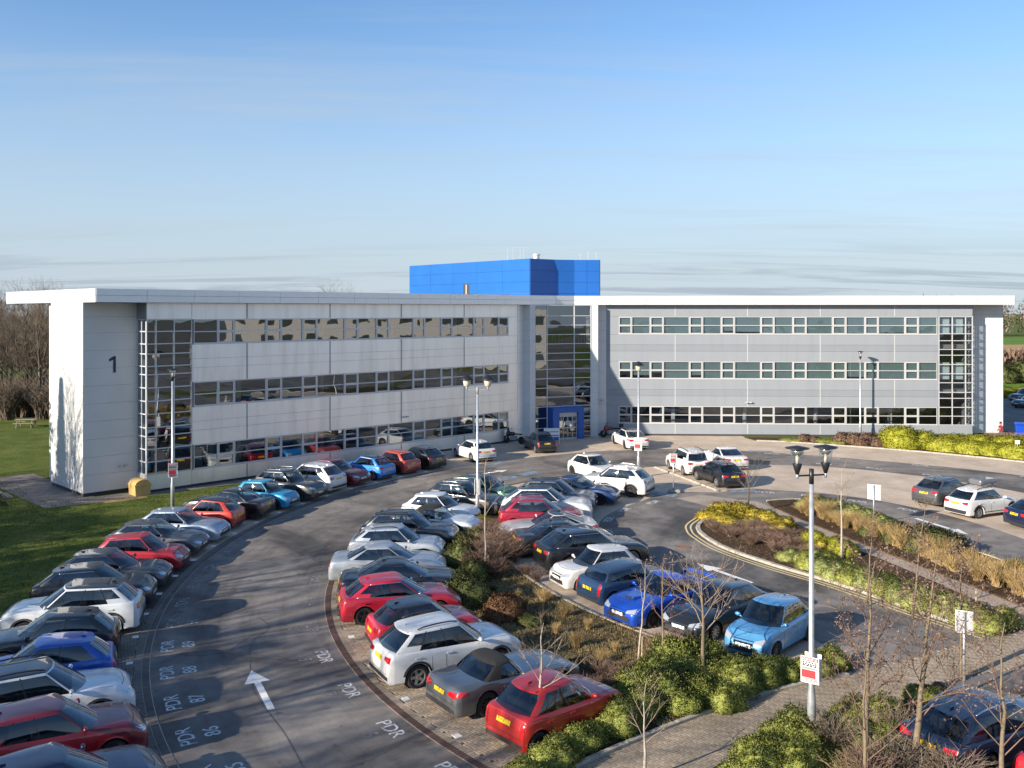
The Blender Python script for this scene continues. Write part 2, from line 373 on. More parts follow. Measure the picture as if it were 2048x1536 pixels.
# car materials
glassmat('car_glass', .035, (.34, .38, .39), .0)
simple('car_interior', (.022, .022, .024), .8)
simple('car_seat', (.045, .044, .045), .85)
simple('tyre', (.018, .018, .019), .85, bump=.2)
simple('rim_silver', (.42, .43, .44), .3, .75)
simple('rim_dark', (.03, .03, .032), .35, .4)
simple('black_plastic', (.022, .022, .024), .6)
simple('gloss_black', (.010, .010, .012), .12, coat=.6)
simple('chrome', (.75, .76, .78), .12, 1)
simple('fabric_black', (.014, .014, .015), .95)
simple('tail_red', (.42, .006, .010), .12, coat=1)
simple('headlamp', (.50, .53, .56), .08, .45, coat=1)
def plate(name, c):
    m, n, l, b = newmat(name); tcn = N(n, 'ShaderNodeTexCoord'); mp = N(n, 'ShaderNodeMapping'); mp.inputs['Scale'].default_value = (22, 22, 6); l.new(tcn.outputs['Object'], mp.inputs[0])
    t = noise(n, l, 1.0, 1, mp.outputs[0]); r = ramp(n, l, t.outputs['Fac'], [(.42, tuple(x*.25 for x in c)), (.50, c)])
    l.new(r.outputs[0], b.inputs['Base Color']); b.inputs['Roughness'].default_value = .35
plate('plate_yellow', (.80, .50, .02)); plate('plate_white', (.70, .70, .68))
PAINT = {}
def paint(c, metal=0.0, flake=.35):
    k = (c, metal)
    if k not in PAINT:
        m, n, l, b = newmat('paint_%d' % len(PAINT))
        t = noise(n, l, 1.4, 4, pos(n)); lo = tuple(x*.90 for x in c); hi = tuple(min(.85, x*1.06) for x in c)
        r = ramp(n, l, t.outputs['Fac'], [(.3, lo), (.7, hi)]); l.new(r.outputs[0], b.inputs['Base Color'])
        b.inputs['Metallic'].default_value = metal; b.inputs['Roughness'].default_value = flake
        b.inputs['Coat Weight'].default_value = 1; b.inputs['Coat Roughness'].default_value = .03
        PAINT[k] = m
    return PAINT[k]
# ------------------------------------------------------------------ the ground: everything in metres, camera stands over the origin
def arc(c, r, a0, a1, n=40): return [(c[0]+r*math.cos(R(a0+(a1-a0)*k/n)), c[1]+r*math.sin(R(a0+(a1-a0)*k/n))) for k in range(n+1)]
def smooth(pts, k=6):
    out = []; P_ = [pts[0]]+list(pts)+[pts[-1]]
    for i in range(1, len(P_)-2):
        p0, p1, p2, p3 = (np.array(P_[i+j]) for j in (-1, 0, 1, 2))
        for j in range(k):
            t = j/k; out.append(tuple(.5*((2*p1)+(-p0+p2)*t+(2*p0-5*p1+4*p2-p3)*t*t+(-p0+3*p1-3*p2+p3)*t**3)))
    out.append(tuple(pts[-1])); return out
def offset(pts, d):
    out = []
    for k, p in enumerate(pts):
        a = np.array(pts[max(k-1, 0)]); b = np.array(pts[min(k+1, len(pts)-1)]); t = (b-a)/(np.linalg.norm(b-a)+1e-9)
        out.append((p[0]-t[1]*d, p[1]+t[0]*d))
    return out
def inside(p, poly):
    x, y = p; c = False; n = len(poly); j = n-1
    for i in range(n):
        xi, yi = poly[i]; xj, yj = poly[j]
        if (yi > y) != (yj > y) and x < (xj-xi)*(y-yi)/(yj-yi)+xi: c = not c
        j = i
    return c
def sheet(name, poly, z, m, parent=None, kind='structure', z0=None):
    mb = MB()
    if z0 is None: mb.f.append([mb.pt((x, y, z)) for x, y in poly])
    else: mb.prism(poly, z0, z)
    o = mb.build(name, M[m], parent)
    if o.data.polygons[0].normal.z < 0 and z0 is None: o.data.flip_normals()
    if kind and not parent: tag(o, kind=kind)
    return o
def ribbon(name, pts, w, z, m, parent):
    a = offset(pts, w/2); b = offset(pts, -w/2); mb = MB()
    ia = [mb.pt((*p, z)) for p in a]; ib = [mb.pt((*p, z)) for p in b]
    for k in range(len(pts)-1): mb.f.append([ib[k], ib[k+1], ia[k+1], ia[k]])
    return mb.build(name, M[m], parent)
def resample(pts, step):
    pts = [np.array(p, float) for p in pts]; L = [0]
    for a, b in zip(pts, pts[1:]): L.append(L[-1]+np.linalg.norm(b-a))
    n = max(1, round(L[-1]/step)); out = []
    for k in range(n+1):
        s = L[-1]*k/n; i = max(0, min(len(pts)-2, int(np.searchsorted(L, s))-1)); t = (s-L[i])/max(1e-9, L[i+1]-L[i]); out.append(tuple(pts[i]*(1-t)+pts[i+1]*t))
    return out
kerb_mesh = None
def kerb(label, pts, w=.13, h=.11, step=.915, z=0):
    """a run of kerb stones, each its own piece"""
    global kerb_mesh
    if kerb_mesh is None:
        me = bpy.data.meshes.new('kerb_stone'); bm = bmesh.new(); bmesh.ops.create_cube(bm, size=1)
        bmesh.ops.bevel(bm, geom=[e for e in bm.edges if all(v.co.z > 0 for v in e.verts)], offset=.1, segments=1, affect='EDGES'); bm.to_mesh(me); bm.free()
        me.materials.append(M['kerb_concrete']); kerb_mesh = me
    pts = resample(pts, step); e = empty('kerb', (*pts[0], 0)); tag(e, kind='structure')
    for a, b in zip(pts, pts[1:]):
        o = bpy.data.objects.new('kerb_stone', kerb_mesh); col.objects.link(o); o.parent = e
        d = math.hypot(b[0]-a[0], b[1]-a[1])
        o.location = ((a[0]+b[0])/2-pts[0][0], (a[1]+b[1])/2-pts[0][1], z+h/2-.03+rng.uniform(-.004, .004)); o.scale = (d-.010, w, h+.06)
        o.rotation_euler = (0, 0, math.atan2(b[1]-a[1], b[0]-a[0]))
    return e

C1, R1 = (20.65, 40.6), 34.03       # outer edge of the left lane
C2, R2 = (19.1, 39.85), 26.64       # inner edge of the left lane
C3 = (22.83, 46.29)                 # ring of the inner bays

ground = sheet('ground', [(-900, -300), (1500, -300), (1500, 2600), (-900, 2600)], 0, 'grass')
# distant fields on the right beyond the car park
sheet('field', [(60, 178), (400, 170), (420, 250), (66, 252)], .10, 'field_green')
sheet('field_stubble', [(66, 252.5), (420, 250.5), (440, 292), (76, 292)], .12, 'field_straw')
sheet('far_field', [(76, 292.5), (440, 292.5), (480, 372), (90, 372)], .14, 'field_green')

asph2 = smooth([(11.8, 73.2), (15.0, 72.9), (18.5, 71.9), (21.9, 70.4), (26.5, 67.6), (31.8, 63.6), (36.5, 58.0), (39.5, 51.0), (40.5, 42)])
park = arc(C1, R1+.25, 246, 106, 70)+asph2+[(40, 20), (25, 8), (5, 6)]
road = sheet('car_park_road', park, .004, 'asphalt')

yel = smooth([(13.0, 52.3), (11.7, 51.3), (10.2, 49.6), (9.0, 47.5), (8.7, 46.0), (8.75, 44.7), (9.3, 42.3), (10.8, 39.4), (12.6, 36.7), (14.5, 33.0), (15.75, 30.9)])
# outer bays and the apron round the entrance
hedge_front = smooth([(20.5, 77.6), (22.8, 76.9), (25.5, 75.4), (30.4, 72.4), (33.2, 70.2), (36.9, 66.7), (41.5, 61.0), (45, 53), (46, 42)])
outer = arc(C1, R1, 243, 106, 70)+asph2+[(46, 42)]+hedge_front[::-1][1:]+[(20, 80.9), (10.5, 81.4), (7.6, 81.5), (2.2, 79.5), (-.6, 77.4), (-4.5, 73.5), (-7.8, 70.1)]+arc(C1, 39.2, 137, 243, 50)
bays_out = sheet('outer_bays_paving', outer, .008, 'paver_far')
bedge = smooth([(12.5, 55.75), (9.4, 55.8), (7.7, 53.6), (5.8, 50.9), (4.7, 48.5), (4.3, 46), (4.5, 43.1), (5, 41.1), (5.9, 39.4), (6.6, 37.6), (7.9, 35.1), (9.2, 33.1), (10.2, 30.4), (10.3, 28.2)])
isl_low = smooth([(10.3, 27.9), (8.5, 27.1), (7, 26.3), (4.6, 24.7), (2.2, 22.8), (.4, 21.2), (-1, 19.6)])
inner = arc(C2, R2, 224.3, 110, 70)+bedge+isl_low[:30]
bays_in = sheet('inner_bays_paving', inner, .008, 'paver_far')
strip = smooth([(10.0, 64.8), (13, 65.7), (16, 65.9), (19, 65.6), (21.1, 65.2), (23.5, 64.1), (26, 62.1), (27.9, 60.2), (30.8, 55.6), (32.6, 50), (33, 43)])+smooth([(25.2, 38), (24.6, 44.2), (23.9, 47.8), (22.7, 50.9), (21.0, 53.5), (18.8, 55.4), (16.4, 56.4), (14.6, 56.9), (12.7, 55.9)])
sheet('middle_bays_paving', strip, .008, 'paver_far')
path_l = smooth([(12.2, 52.2), (13.4, 51.1), (14.1, 48.8), (14.85, 46.0), (15.6, 42.8), (16.2, 40.6), (16.75, 38.3), (17.2, 36.2), (17.5, 34.5), (17.7, 32.6)])
path_r = smooth([(14.0, 53.0), (14.5, 51.6), (15.1, 48.6), (15.7, 46.2), (16.3, 44.0), (17.0, 41.4), (17.6, 39.2), (18.2, 37.1), (18.9, 34.2), (19.5, 31.6)])
crossing = smooth([(10.6, 51.6), (9.0, 54.0), (11.2, 55.6)], 4)
sheet('footpath', path_l+[(17.9, 31.4), (19.6, 30.6)]+path_r[::-1]+[(11.2, 55.0), (9.6, 54.0), (11.2, 51.4)], .010, 'paver_path')
lane_low = [(16.2, 30.75), (10.45, 27.95)]
near_bed_edge = smooth([(-1, 18.2), (2.6, 20.2), (5.6, 22.8), (7.6, 24.2), (9.6, 25.2), (10.6, 25.7), (11.8, 26.5), (12.5, 27.3)])
lane = isl_low[::-1]+[(10.45, 27.95), (15.75, 30.9), (17.9, 31.6), (19.6, 30.7), (17.6, 27.6), (15.4, 28.4), (12.9, 27.4)]+near_bed_edge[::-1]
lane_o = sheet('brick_lane', lane, .012, 'joint_sand')
# painted lane edge lines and double yellows follow the kerb
ribbon('yellow_line', yel[5:], .09, .0135, 'paint_yellow', road)
ribbon('yellow_line', offset(yel, .24)[5:], .09, .0135, 'paint_yellow', road)
# planted beds, raised behind kerbs
bed_y = sheet('planting_bed', offset(yel, .72)[5:]+path_l[::-1][2:-7], .07, 'soil', z0=-.05)
kerb('yellow', offset(yel, .60)[5:], .22)
bed_r_edge = smooth([(14.6, 53.0), (16.4, 53.5), (17.9, 52.6), (19.0, 49.9), (20.1, 46.0), (21.0, 42.0), (21.7, 39.1), (22.2, 35.5), (22.2, 32.5)])
sheet('planting_bed', bed_r_edge+[(20.0, 31.6)]+path_r[::-1][:-6], .07, 'soil', z0=-.05)
kerb('right bed', bed_r_edge, .12)
ribbon('yellow_line', offset(bed_r_edge, .28)[14:30], .09, .013, 'paint_yellow', road)
# island between the two inner rows of bays
isl_a = arc(C2, 21.75, 226, 157, 40)
isl_b = arc(C3, 23.75, 171, 225, 30)
isl_poly = isl_a+[(-1.2, 49.5)]+isl_b+[(6.9, 28.9), (8.4, 28.6), (10.0, 29.3), (10.2, 28.3)]+offset(isl_low, -.2)[1:18]
island = sheet('island_ground', isl_poly, .08, 'rough_ground', z0=-.05)
sheet('planting_bed', offset(isl_low, -.2)[18:31]+offset(isl_low, -1.15)[18:30][::-1], .075, 'soil', z0=-.05)
kerb('island outer', isl_b[3:], .12)
kerb('island lane', isl_low[1:-7], .14)
near_bed = sheet('planting_bed', near_bed_edge+[(12.9, 25.6), (10.4, 23.6), (8.9, 22.2), (7.5, 19.6), (5, 17), (0, 16)], .07, 'soil', z0=-.05)
kerb('bay end', [(10.0, 64.5), (10.9, 61.6), (11.9, 58.2), (12.5, 56.2)], .2)
kerb('hedge', hedge_front, .12)
sheet('planting_bed', offset(hedge_front, .1)[::-1]+[(20, 79.6), (24, 79.0), (40, 78.3), (50, 76), (54, 60), (50, 42)], .06, 'soil', z0=-.05)
kerb('lawn', arc(C1, 39.2, 141, 240, 60), .12)
# paving slabs round the left wing
def Lw(s, o, z=0): return (-.29-.712*s+.703*o, 76.9-.703*s-.712*o, z)
def Rw(s, o, z=0): return (9.34+.999*s-.0445*o, 81.1-.0445*s-.999*o, z)
pv = [Lw(4, 1.3), Lw(33, 1.3-.5), Lw(36.2, .2), Lw(36.2, -12), Lw(33, -12), Lw(33, -1), Lw(4, -.2)]
sheet('building_path', [(p[0], p[1]) for p in pv], .006, 'path_dark')
tp = [Lw(34.6, .55), Lw(34.9, .15), Lw(31.3, .2), Lw(31.0, .6)]
# dark service yard right of the right wing
sheet('service_yard', [(44.5, 76), (52, 60), (90, 60), (95, 118), (70, 122), (46, 110)], .012, 'asphalt')
sheet('service_verge', [(44, 122), (100, 122), (100, 150), (48, 150)], .02, 'field_green')

simple('added_ground', (.135, .125, .108), 1, var=.25, vscale=.08, spec=.1)  # colour of unseen ground, added to take green out of the glass reflections
sheet('ploughed_field', [(95.5, -30), (700, -300), (900, 150), (95.5, 119)], .05, 'added_ground')  # unseen, added so the left wing's glass mirrors brown instead of green
sheet('ploughed_field', [(60.5, -61), (-14, -61), (-200, -290), (600, -290)], .05, 'added_ground')  # unseen, added behind the camera for the same mirrored colour
sheet('neighbouring_road', [(47.5, 41), (47.5, 4), (95, -30), (95, 59), (57, 58)], .012, 'asphalt')  # unseen tarmac, added to keep grass out of the left wing's reflections
sheet('approach_road', [(-14, 4), (5, 5.4), (25, 7.4), (40.6, 19.4), (60, -60), (-14, -60)], .006, 'asphalt')  # unseen tarmac, added behind the camera for entrance and right wing reflections
# ---- individually laid bricks near the camera
def brick_bm(mb, cx, cy, ang, z, L=.2, W=.1, g=.006, h=.022):
    c, s = math.cos(ang), math.sin(ang)
    def q(dx, dy, zz): return mb.pt((cx+dx*c-dy*s, cy+dx*s+dy*c, zz))
    a, b = L/2-g/2, W/2-g/2; a2, b2 = a-.005, b-.005
    lo = [q(-a, -b, z-h), q(a, -b, z-h), q(a, b, z-h), q(-a, b, z-h)]; hi = [q(-a2, -b2, z), q(a2, -b2, z), q(a2, b2, z), q(-a2, b2, z)]
    mb.f.append(hi)
    for k in range(4): mb.f.append([lo[k], lo[(k+1) % 4], hi[(k+1) % 4], hi[k]])
bmb = MB(); brick_bm(bmb, 0, 0, 0, 0); brick_me = bmb.mesh('brick')
def lay(parent, poly, m, zt, ymax, ang, avoid=()):
    """herringbone bricks; the 300 that show largest are separate pieces, the rest one mesh"""
    ca, sa = math.cos(ang), math.sin(ang); xs = [p[0] for p in poly]; ys = [p[1] for p in poly]
    cx, cy = sum(xs)/len(xs), sum(ys)/len(ys); rad = max(math.hypot(x-cx, y-cy) for x, y in poly); n = int(rad/.1)+2
    allb = []
    for i in range(-n, n):
        for j in range(-n, n):
            k = (i+j) % 4
            if k == 0: bx, by, ba = (i+1)*.1, (j+.5)*.1, 0
            elif k == 2: bx, by, ba = (i+.5)*.1, (j+1)*.1, math.pi/2
            else: continue
            X, Y = cx+bx*ca-by*sa, cy+bx*sa+by*ca
            if Y > ymax or Y < 19 or abs(X) > .575*Y: continue
            if not inside((X, Y), poly): continue
            allb.append((Y, X, ba+ang))
    vis = [b for b in allb if not any(math.hypot(b[1]-a[0], b[0]-a[1]) < a[2] for a in avoid) and b[0] > 22.5]
    vis.sort(); top = set(vis[:300]); rest = MB()
    me = brick_me.copy(); me.materials.append(M[m])
    for b in allb:
        z = zt+rng.uniform(-.0015, .0015)
        if b in top:
            o = bpy.data.objects.new('brick', me); col.objects.link(o); o.parent = parent; o.location = (b[1], b[0], z)
            o.rotation_euler = (rng.uniform(-.01, .01), rng.uniform(-.01, .01), b[2])
        else: brick_bm(rest, b[1], b[0], b[2], z)
    if rest.f:
        o = rest.build('brick_field', M[m], parent, fix=False); tag(o, kind='stuff')
    return len(allb)
near_in = arc(C2, R2-.45, 224, 184, 40)+arc(C2, 21.9, 184, 223, 30)
lay(bays_in, near_in, 'brick_bay', .024, 36, R(40), avoid=[(1.1, 24.6, 2.2), (-.1, 26.9, 2.2), (-2.0, 28.9, 2.2)])
sheet('joint_bed', near_in, .0125, 'joint_sand', bays_in)
near_out = arc(C1, R1+.45, 226, 180, 40)+arc(C1, 37.5, 180, 226, 30)
lay(bays_out, near_out, 'brick_grey', .024, 34, R(24))
sheet('joint_bed', near_out, .0125, 'joint_sand', bays_out)
lay(lane_o, lane, 'brick_lane', .026, 33, R(31))
# edging courses along both sides of the lane
def edging(parent, pts, w, m, z=.022):
    mb = MB(); pts = resample(pts, .105)
    for a, b in zip(pts, pts[1:]):
        brick_bm(mb, (a[0]+b[0])/2, (a[1]+b[1])/2, math.atan2(b[1]-a[1], b[0]-a[0]), z+rng.uniform(-.002, .002), L=.105, W=w)
    o = mb.build('edging_course', M[m], parent, fix=False); tag(o, kind='stuff')
edging(bays_in, arc(C2, R2-.12, 224.3, 112, 120), .21, 'brick_edge', .03)
edging(bays_in, arc(C2, R2-.34, 224.3, 150, 120), .21, 'brick_lane')
edging(bays_out, arc(C1, R1+.12, 236, 112, 140), .21, 'brick_edge_grey')
edging(bays_out, arc(C1, R1+.34, 236, 150, 120), .21, 'brick_grey')
# pale marker blocks between bays
mk = MB().box(-.1, .1, -.11, .11, -.02, .006).mesh('marker_block')
mk.materials.append(M['paint_white'])
def markers(parent, c, r, angs):
    for a in angs:
        o = bpy.data.objects.new('marker_block', mk); col.objects.link(o); o.parent = parent
        o.location = (c[0]+r*math.cos(R(a)), c[1]+r*math.sin(R(a)), .026); o.rotation_euler = (0, 0, R(a+90))
        o.rotation_euler = (0, 0, R(a)); 
markers(bays_in, C2, R2-.62, [224.04-6.08*k for k in range(14)])
markers(bays_out, C1, R1+.60, [216-4*k for k in range(20)])

# ---- writing and arrows painted on the tarmac
def text_mesh(s, size):
    cu = bpy.data.curves.new('t', 'FONT'); cu.body = s; cu.size = size; cu.align_x = 'CENTER'; cu.align_y = 'CENTER'; cu.offset = .005
    o = bpy.data.objects.new('t', cu); col.objects.link(o); dg = bpy.context.evaluated_depsgraph_get()
    me = bpy.data.meshes.new_from_object(o.evaluated_get(dg)); col.objects.unlink(o); bpy.data.objects.remove(o); bpy.data.curves.remove(cu)
    return me
TXT = {}
def paint_text(s, size, x, y, up, m, parent, z=.010):
    k = (s, size, m)
    if k not in TXT:
        TXT[k] = text_mesh(s, size); TXT[k].materials.clear(); TXT[k].materials.append(M[m])
    o = bpy.data.objects.new('painted_lettering', TXT[k]); col.objects.link(o); o.parent = parent
    o.location = (x, y, z); o.rotation_euler = (0, 0, up-math.pi/2); return o
def on_ring(c, r, a): return c[0]+r*math.cos(R(a)), c[1]+r*math.sin(R(a))
for k, num in enumerate(['85', '86', '87', '88', '89', '90']):
    a = 214-4*k; mm = 'paint_text' if k < 5 else 'paint_faint'
    x, y = on_ring(C1, R1-.50, a); paint_text('PDR', .58, x, y, R(a), mm, road)
    x, y = on_ring(C1, R1-1.15, a); paint_text(num, .58, x, y, R(a), mm, road)
for k in range(6, 13):
    a = 214-4*k; x, y = on_ring(C1, R1-.50, a); paint_text('PDR', .6, x, y, R(a), 'paint_faint', road)
for k, num in enumerate(['5', '6', '7', '8', '9', '', '']):
    a = 221-6.08*k; x, y = on_ring(C2, R2+.55, a); paint_text('PDR', .58, x, y, R(a+180), 'paint_text' if k < 4 else 'paint_faint', road)
    if num: x, y = on_ring(C2, R2+1.15, a); paint_text(num, .6, x, y, R(a+180), 'paint_faint', road)
for k in range(1, 7):
    i = 3+k*6
    if i < len(asph2)-1:
        p, q = asph2[i], asph2[i+1]; t = math.atan2(q[1]-p[1], q[0]-p[0]); paint_text('PDR', .62, p[0]+.5*math.sin(t), p[1]-.5*math.cos(t), t+math.pi/2, 'paint_text', road)
for (x, y, t) in ((22.0, 65.6, -28), (24.8, 63.8, -38), (27.5, 61.3, -46), (15.4, 56.3, -14), (17.9, 55.2, -25), (20.2, 53.6, -40), (22.2, 51.2, -55)):
    up = R(t-90) if y > 60 else R(t+90)
    paint_text('PDR', .62, x+.55*math.cos(up+math.pi), y+.55*math.sin(up+math.pi), up, 'paint_text', road)
for (x, y, a) in ((7.9, 53.0, 143), (6.0, 51.0, 150), (4.9, 48.6, 163), (4.6, 46.0, 178), (4.9, 43.3, 190)):
    paint_text('PDR', .62, x+.2, y-.1, R(a), 'paint_text', road)
def arrow(tip, tail, head, hw, w, m, parent):
    tip, tail = np.array(tip), np.array(tail); d = (tip-tail)/np.linalg.norm(tip-tail); nrm = np.array((-d[1], d[0])); b = tip-d*head
    pts = [tip, b+nrm*hw, b+nrm*w, tail+nrm*w, tail-nrm*w, b-nrm*w, b-nrm*hw]
    sheet('painted_arrow', [tuple(p) for p in pts], .0115, m, parent)
arrow((-7.95, 28.2), (-6.62, 25.45), 1.0, .37, .10, 'paint_white', road)
arrow((8.02, 40.14), (9.65, 37.25), 1.15, .40, .11, 'paint_white', road)
arrow((22.35, 45.3), (21.3, 48.8), 1.1, .40, .12, 'paint_white', road)
arrow((-.3, 63.6), (-2.1, 61.9), .9, .42, .13, 'paint_white', road)
# blue accessible-bay marks, worn
for (x, y, a) in ((9.0, 55.2, -35), (-1.2, 66.3, 50), (1.2, 62.2, 45), (14.0, 56.2, 5), (19.3, 71.8, -10), (-.3, 60.4, 48)):
    c, s = math.cos(R(a)), math.sin(R(a)); r = [(-.9, -.45), (.9, -.45), (.9, .45), (-.9, .45)]
    sheet('painted_bay_mark', [(x+u*c-v*s, y+u*s+v*c) for u, v in r], .0135, 'paint_blue', road)
# manhole covers set in the tarmac
simple('rust_iron', (.20, .11, .07), .8, var=.3, vscale=10)
for x, y in ((7.95, 42.9), (19.8, 46.9)):
    mb = MB().lathe([(.36, -.01), (.36, .012), (.30, .012), (.29, .008)], 20, (x, y, .004)); mb.build('manhole_cover', M['rust_iron'], road)
# repaired trench lines in the left lane
simple('tar_patch', (.10, .095, .092), .8, var=.4, vscale=5)
ribbon('tar_seam', smooth([(-5.0, 22.2), (-5.9, 24.0), (-7.4, 26.6), (-8.1, 28.6), (-8.6, 30.6), (-8.4, 32.0), (-9.0, 33.0)]), .03, .0105, 'tar_patch', road)
ribbon('tar_seam', smooth([(-8.8, 31.2), (-9.1, 29.8), (-8.9, 28.6), (-8.1, 28.1)]), .02, .0115, 'tar_patch', road)
# ------------------------------------------------------------------ the office building: two wings meeting at a glazed entrance
simple('strip_dark', (.20, .225, .26), .6)
office = empty('office_building', (0, 78, 0), label='three-storey white and grey office building with two wings and a blue plant room', cat='building')
def to_off(p): return (p[0], p[1]-78, p[2])
def FL(s, o, z): return to_off(Lw(s, o, z))
def FR(s, o, z): return to_off(Rw(s, o, z))
PN = [1.14, 1.62, 1.14, 2.27]                      # narrow, wide, narrow, widest
wins = []; s_ = 0.0
for k in range(18):
    w = PN[k % 4]; wins.append((s_, s_+w, k)); s_ += w
S_END = s_                                          # 27.4
FLOORS = [(1.08, 2.60), (4.99, 6.51), (8.90, 10.42)]
JOINTS = [-1.05, 4.93, 11.2, 17.45, 23.8, S_END+.12]
def B(F, name, m, s0, s1, o0, o1, z0, z1, parent=office, bevel=0):
    return MB(F).box(s0, s1, o0, o1, z0, z1).build(name, M[m], parent, bevel=bevel)
def pane(F, s0, s1, o, z0, z1, parent, m=None):
    m = m or ('window_glass_right' if F is FR else 'window_glass'); mb = MB(F); mb.face([(s0, o, z0), (s1, o, z0), (s1, o, z1), (s0, o, z1)]); return mb.build('pane', M[m], parent)
def window(F, s0, s1, z0, z1, k, fm, wing, fl):
    mb = MB(F); t = .055
    mb.box(s0+.006, s0+t, -.10, .0, z0, z1); mb.box(s1-t, s1-.006, -.10, .0, z0, z1)
    mb.box(s0+t, s1-t, -.10, .0, z1-t, z1); mb.box(s0+t, s1-t, -.10, .0, z0, z0+t)
    zm = z0+(z1-z0)*.49; mb.box(s0+t, s1-t, -.09, -.004, zm-.028, zm+.028)
    if k % 2 == 0:                                   # opening lights carry a heavier sash
        for a, b in ((z0+t, zm-.03), (zm+.03, z1-t)):
            mb.box(s0+t, s0+t+.045, -.075, .008, a, b); mb.box(s1-t-.045, s1-t, -.075, .008, a, b)
            mb.box(s0+t+.045, s1-t-.045, -.075, .008, b-.045, b); mb.box(s0+t+.045, s1-t-.045, -.075, .008, a, a+.045)
    f = mb.build('window', M[fm], office)
    pane(F, s0+t, s1-t, -.05, zm+.028, z1-t, f)
    pane(F, s0+t, s1-t, -.05, z0+t, zm-.028, f)
    return f
wr = random.Random(3)
def wing(F, fm, pm, pm2, left):
    for fl, (z0, z1) in enumerate(FLOORS):
        for (a, b, k) in wins:
            window(F, a, b, z0, z1, k, fm, left, fl)
            if not left and fl > 0:
                drop = 0 if wr.random() < .80 else wr.uniform(.15, .55)
                if fl == 1 and k < 2: drop = .75
                B(F, 'blind', 'blind', a+.005, b-.005, -.135, -.12, z0+drop*(1 if k % 2 == 0 else .4), z1-.01)
            elif left and wr.random() < .3:
                B(F, 'blind', 'blind', a+.04, b-.04, -.22, -.20, z0+wr.uniform(.2, 1.0), z1-.02)
        # continuous sill under the band
        B(F, 'window_sill', fm, -.03, S_END+.03, -.08, .03, z0-.05, z0)
    # cladding: three courses between window bands, one over and one under
    def course(z0, z1, m):
        for a, b in zip(JOINTS, JOINTS[1:]):
            B(F, 'facade_panel', m, a+.014, b-.014, -.06, 0.0, z0+.007, z1-.007)
    for (za, zb) in ((2.60, 4.94), (6.51, 8.85)):
        h = zb-za; course(za, za+h*.38, pm); course(za+h*.38, za+h*.62, pm2); course(za+h*.62, zb, pm)
    course(10.42, 11.44, pm); course(.16, 1.03, pm)
    B(F, 'backing_wall', 'joint_dark', -2.3, S_END+.12, -.35, -.065, 2.60, 4.94); B(F, 'backing_wall', 'joint_dark', -2.3, S_END+.12, -.35, -.065, 6.51, 8.85)
    B(F, 'backing_wall', 'joint_dark', -2.3, S_END+.12, -.35, -.065, 10.42, 11.45); B(F, 'backing_wall', 'joint_dark', -2.3, S_END+.12, -.35, -.065, .10, 1.03)
    B(F, 'plinth', 'plinth', -2.3, S_END+3, -.35, -.05, 0, .16)
    # cover strips over the vertical joints
    for s in JOINTS[1:-1]:
        for z0, z1 in ((2.62, 4.92), (6.53, 8.83), (10.45, 11.42), (.18, 1.02)):
            B(F, 'joint_strip', 'strip_dark' if left else 'frame_white', s-.035, s+.035, -.05, .012, z0, z1)
    # wall beside the entrance, in flat courses
    zs = [.16, 1.03, 1.9, 2.75, 3.7, 4.6, 5.55, 6.5, 7.4, 8.3, 9.2, 10.1, 11.0, 11.44]
    for a, b in zip(zs, zs[1:]):
        B(F, 'facade_panel', pm if left else 'panel_white', -2.25, -1.05-.014, -.055, .004, a+.006, b-.006)
    for (z0, z1) in FLOORS: B(F, 'facade_panel', pm, -1.05, -.006, -.06, 0, z0-.05+.007, z1-.007)
    # floors and the rooms behind
    for z in (3.75, 7.66): B(F, 'floor_slab', 'interior_floor', -2, S_END+2.9, -5.0, -.36, z, z+.35)
    B(F, 'floor_slab', 'interior_floor', -2, S_END+2.9, -5.0, -.36, .02, .10)
    B(F, 'core_wall', 'interior', -2, S_END+2.9, -14.5, -5.0, 0, 11.42)
    for z in (.1, 4.1, 8.01):                        # columns and partition ends seen through the glass
        for s in (4.9, 11.2, 17.4, 23.8): B(F, 'column', 'frame_white', s-.15, s+.15, -1.4, -1.1, z, z+3.6)
    # corner curtain wall
    a, b = S_END+.12, S_END+2.95
    zr = [1.08, 1.84, 2.60, 3.38, 3.9, 4.72, 5.5, 6.3, 7.1, 7.6, 8.35, 8.95, 9.7, 10.42]
    cols_ = [a, a+1.13, a+2.26, b]
    mb = MB(F)
    for z in zr: mb.box(a, b+.05, -.10, .03, z-.03, z+.03)
    for s in cols_: mb.box(s-.028, s+.028, -.12, .02, zr[0]-.03, zr[-1]+.03)
    for z in zr: mb.box(b-.05, b+.052, -1.35, -.11, z-.03, z+.03)
    for o in (-.68, -1.32): mb.box(b-.02, b+.04, o-.03, o+.03, zr[0], zr[-1])
    cw = mb.build('curtain_wall', M[fm], office)
    for z0, z1 in zip(zr, zr[1:]):
        for s0, s1 in zip(cols_, cols_[1:]): pane(F, s0+.028, s1-.028, -.03, z0+.03, z1-.03, cw)
        for o0, o1 in ((-.13, -.65), (-.71, -1.29)):
            m2 = MB(F); m2.face([(b, o0, z0+.03), (b, o1, z0+.03), (b, o1, z1-.03), (b, o0, z1-.03)]); m2.build('pane', M['window_glass'], cw)
    if not left:
        for (z0, z1, k) in ((8.95, 10.35, 0), (5.0, 6.45, 1)):
            B(F, 'curtain', 'curtain_pale', a+.1, a+1.0, -.35, -.30, z0, z1); B(F, 'curtain', 'curtain_pale', a+1.3, a+2.15, -.35, -.30, z0, z1)
    B(F, 'facade_panel', pm, a+.01, b, -.3, 0, .16, 1.04); B(F, 'facade_panel', pm, a+.01, b, -.3, 0, 10.46, 11.44)
    B(F, 'facade_panel', pm, b+.001, b+.05, -1.34, -.05, .16, 1.04); B(F, 'facade_panel', 'panel_grey_dark', b+.001, b+.05, -1.34, -.05, 10.46, 11.44)
